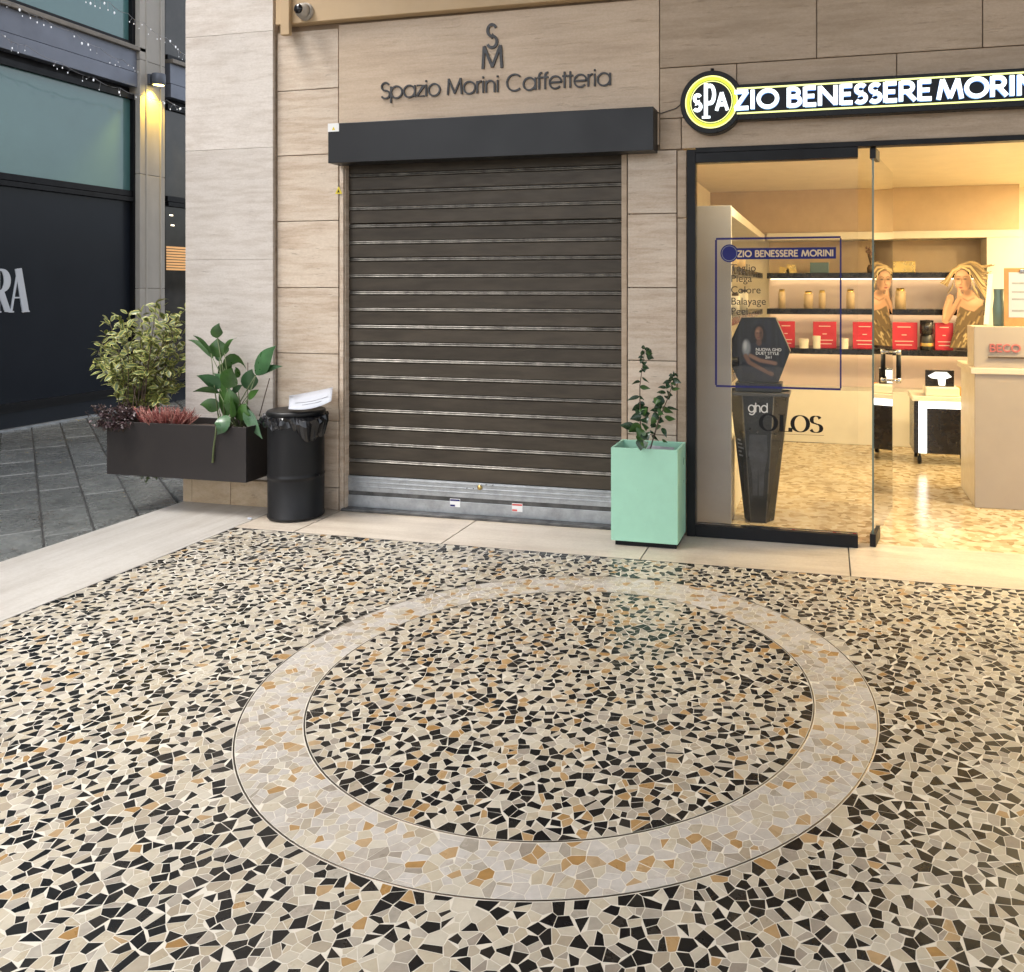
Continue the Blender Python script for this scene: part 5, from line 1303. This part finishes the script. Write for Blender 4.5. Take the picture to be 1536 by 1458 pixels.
# ---- mint planter with young plant
mx0, mx1, my0, my1 = -1.228, -.832, 4.694, 4.968
mt = thing('mint_planter', 'tall square mint green planter between shutter and shop window', 'planter', ((mx0 + mx1) / 2, (my0 + my1) / 2, 0))
mz0, mz1 = .030, .572; w = .014
obj('front_panel', bx((mx0, my0, mz0), (mx1, my0 + w, mz1)), M['mint'], mt, .003); obj('back_panel', bx((mx0, my1 - w, mz0), (mx1, my1, mz1)), M['mint'], mt, .003)
obj('side_panel', bx((mx0, my0 + w, mz0), (mx0 + w, my1 - w, mz1)), M['mint'], mt, .002); obj('side_panel', bx((mx1 - w, my0 + w, mz0), (mx1, my1 - w, mz1)), M['mint'], mt, .002)
obj('foot', bx((mx0 + .022, my0 + .02, .001), (mx1 - .012, my1 - .02, mz0 + .002)), M['black'], mt)
obj('soil', bx((mx0 + w, my0 + w, mz1 - .12), (mx1 - w, my1 - w, mz1 - .065)), M['soil'], mt)
YY = 4.83
def C5(x, y, Y=YY): return py(910 + x * .1303, 500 + y * .1303, Y)
yp = thing('young_shrub', 'young two stemmed shrub with dark glossy leaves in the mint planter', 'plant', C5(430, 1280))
zs5 = mz1 - .07
mb = MB()
sA = [Vector((C5(410, 1300).x, YY, zs5)), C5(385, 1000), C5(382, 600), C5(405, 430), C5(440, 180)]
sB = [Vector((C5(470, 1300).x, YY + .02, zs5)), C5(600, 1000), C5(715, 720), C5(790, 480)]
mb.tube(sA, [.0045, .004, .003, .0022, .0015], 6); mb.tube(sB, [.0045, .0038, .0028, .0015], 6)
sC = [Vector((C5(440, 1300).x, YY - .02, zs5)), C5(420, 1150, YY - .03), C5(330, 1090, YY - .04)]; mb.tube(sC, [.003, .0025, .0015], 5)
obj('stem', mb, M['twig'], yp)
ll = [((440, 175), (398, 165), 34), ((440, 190), (500, 180), 30), ((450, 215), (530, 235), 50), ((435, 230), (395, 255), 50), ((460, 260), (545, 290), 58), ((425, 275), (360, 285), 26), ((430, 300), (385, 345), 46), ((425, 330), (440, 375), 46), ((470, 200), (520, 280), 56),
      ((415, 395), (490, 405), 50), ((425, 410), (440, 450), 44), ((410, 445), (370, 450), 22), ((410, 510), (490, 570), 30), ((385, 560), (290, 590), 34), ((385, 620), (505, 640), 40), ((380, 728), (235, 775), 32), ((380, 728), (432, 768), 28),
      ((790, 480), (760, 455), 44), ((790, 485), (825, 490), 40), ((770, 500), (715, 490), 38), ((770, 530), (705, 555), 50), ((760, 540), (860, 575), 46), ((760, 560), (790, 605), 54), ((740, 560), (645, 580), 34), ((730, 600), (690, 640), 56), ((745, 610), (780, 640), 46), ((690, 630), (590, 625), 26), ((680, 690), (575, 685), 34), ((700, 690), (760, 720), 60), ((690, 720), (720, 765), 56), ((750, 650), (850, 640), 28),
      ((670, 790), (525, 790), 92), ((600, 760), (560, 820), 70), ((640, 840), (540, 870), 60), ((700, 850), (830, 885), 34), ((640, 860), (770, 920), 60), ((670, 970), (795, 990), 62), ((640, 900), (600, 950), 70), ((600, 940), (520, 1000), 64), ((570, 990), (505, 1050), 62), ((590, 1000), (660, 1020), 54), ((560, 1080), (500, 1060), 50), ((620, 1060), (560, 1120), 44), ((600, 900), (500, 890), 44), ((640, 1090), (690, 1200), 40),
      ((440, 820), (345, 825), 44), ((400, 860), (290, 890), 70), ((400, 900), (480, 850), 72), ((400, 900), (350, 960), 84), ((410, 930), (500, 920), 78), ((400, 960), (270, 990), 66), ((420, 980), (470, 1040), 72), ((390, 1000), (330, 1005), 34), ((430, 860), (430, 960), 72),
      ((330, 1090), (148, 1062), 66), ((400, 1080), (250, 1140), 92), ((420, 1070), (490, 1090), 78), ((420, 1110), (360, 1190), 92), ((430, 1150), (480, 1230), 84), ((400, 1180), (380, 1270), 80), ((410, 1230), (390, 1350), 84), ((430, 1250), (450, 1330), 60), ((520, 1180), (600, 1240), 30), ((500, 1130), (560, 1160), 30), ((640, 1230), (700, 1260), 26)]
r_ = random.Random(14)
for a, b, w_ in ll:
    Y = YY + r_.uniform(-.05, .045)
    if b[1] > 1300: Y = my0 - .012
    p0, p2 = C5(*a, Y + .01), C5(*b, Y - .01); p1 = p0.lerp(p2, .5) + Vector((0, r_.uniform(-.02, .01), .010))
    if p2.y < my0 and b[1] > 1300: p1.y = my0 - .02
    obj('leaf', ribbonleaf(p0, p1, p2, w_ * .1303 / F * 5.0 * 1.5, Vector((r_.uniform(-.3, .3), r_.uniform(-.8, .2), 1)) if abs(a[0] - b[0]) > abs(a[1] - b[1]) else Vector((1, r_.uniform(-.5, .5), r_.uniform(-.2, .2))), n=6, fold=.3), M['leaf_dark'] if r_.random() < .8 else M['leaf'], yp)
p = C5(540, 1255, 4.86); tag(obj('paper_scrap', MB().prism([(p.x - .05, 4.80, zs5 + .028), (p.x + .12, 4.79, zs5 + .03), (p.x + .12, 4.90, zs5 + .045), (p.x - .04, 4.91, zs5 + .05)], (0, 0, .001)), M['paper']), 'crumpled white paper scrap lying in the mint planter', 'paper')

# ================================================================== WASTE BIN
bc = Vector((-3.405, 4.812, 0)); br = .176; bh = .705
bn = thing('waste_bin', 'black metal waste bin with lid and bag edge beside the shutter', 'bin', bc)
mb = MB(); mb.lathe([(0, .002), (br - .012, .002), (br - .002, .006), (br + .003, .012), (br + .003, .026), (br - .001, .03), (br, .255), (br, .268), (br + .004, .274), (br + .004, .284), (br, .290), (br, .303), (br, bh - .075), (br, bh - .06), (br - .004, bh - .05)], bc, 48); obj('drum', mb, M['bin'], bn)
mb = MB(); mb.lathe([(br - .01, bh - .035), (br + .004, bh - .032), (br + .008, bh - .024), (br + .008, bh - .010), (br + .002, bh - .002), (br - .02, bh), (br * .6, bh - .006), (0, bh - .008)], bc, 48); obj('lid', mb, M['bin'], bn)
mb = MB(); rb = random.Random(4); n = 72; vs = []; rws = ((bh - .030, .002), (bh - .045, .016), (bh - .075, .012), (bh - .105, .006))
ph = [rb.uniform(0, 6) for _ in range(4)]
def fluff(t): return max(0, math.cos(t - math.radians(-18))) ** 6 * .055 + max(0, math.cos(t - math.radians(186))) ** 14 * .06
for zi, (z, o_) in enumerate(rws):
    for i in range(n):
        t = 2 * math.pi * i / n; e = br + o_ + (.010 * math.sin(9 * t + ph[zi]) + .007 * math.sin(17 * t + ph[(zi + 1) % 4])) * (zi > 0) + fluff(t) * (0, .8, 1, .35)[zi]
        vs.append((bc.x + e * math.cos(t), bc.y + e * math.sin(t), z + (.014 * math.sin(6 * t + ph[2]) + rb.uniform(-.008, .008)) * (zi > 0) - (fluff(t) * (1.6 if math.cos(t) > 0 else .1) if zi == 3 else 0)))
mb.add(vs, [(j * n + i, j * n + (i + 1) % n, (j + 1) * n + (i + 1) % n, (j + 1) * n + i) for j in range(3) for i in range(n)], 0, False); obj('bag_edge', mb, M['bag'], bn)
mb = MB(); mb.lathe([(0, -.01), (.008, -.008), (.008, .008), (0, .01)], (bc.x + br + .004, bc.y - .03, .285), 12, axis='X'); obj('clasp', mb, M['blackmetal'], bn)
# sheet of paper on the lid
pp = [py(390 + x / 11.815, 570 + y / 11.815, 4.655) for x, y in ((505, 515), (900, 505), (1262, 372))]; qq = [py(390 + x / 11.815, 570 + y / 11.815, 4.95) for x, y in ((520, 275), (900, 210), (1290, 128))]
mb = MB(); vs = []; N_ = 8
for j in range(4):
    for i in range(N_ + 1):
        t = i / N_
        def quad(P): return P[0] * (1 - t) * (1 - 2 * t) + P[1] * 4 * t * (1 - t) + P[2] * t * (2 * t - 1)
        vs.append(quad(pp).lerp(quad(qq), j / 3))
mb.add(vs, [(j * (N_ + 1) + i, j * (N_ + 1) + i + 1, (j + 1) * (N_ + 1) + i + 1, (j + 1) * (N_ + 1) + i) for j in range(3) for i in range(N_)], 0, True)
sp_ = tag(obj('paper_sheet', mb, M['paper']), 'white paper sheet lying curled on the bin lid', 'paper')
for t0, t1, jj in ((.15, .9, 1.2), (.3, .75, .75)):
    lm = MB(); a_ = []
    for i in range(7):
        t = t0 + (t1 - t0) * i / 6; lo_ = quad(pp).lerp(quad(qq), jj / 3); a_.append(lo_ + Vector((0, -.001, .0022)))
    lm.tube(a_, .0018, 4); obj('printed_line', lm, M['grey_light'], sp_)
sol = sp_.modifiers.new('thick', 'SOLIDIFY'); sol.thickness = .0006
# litter
for nm, lab, (x, y), s_ in (('paper_litter', 'tiny white paper scrap on the mosaic near the shutter', (697, 855), .03), ('napkin_scrap', 'small white scrap on the border by the bin', (375, 779), .022)):
    p = gz(x, y); r_ = random.Random(x)
    tag(obj(nm, MB().add([(p.x + s_ * math.cos(a) * r_.uniform(.6, 1.1), p.y + s_ * math.sin(a) * r_.uniform(.5, 1), .002 + r_.uniform(0, .010)) for a in (0, 1.2, 2.3, 3.5, 4.6, 5.5)], [(0, 1, 2, 3), (0, 3, 4, 5)]), M['paper']), lab, 'litter')
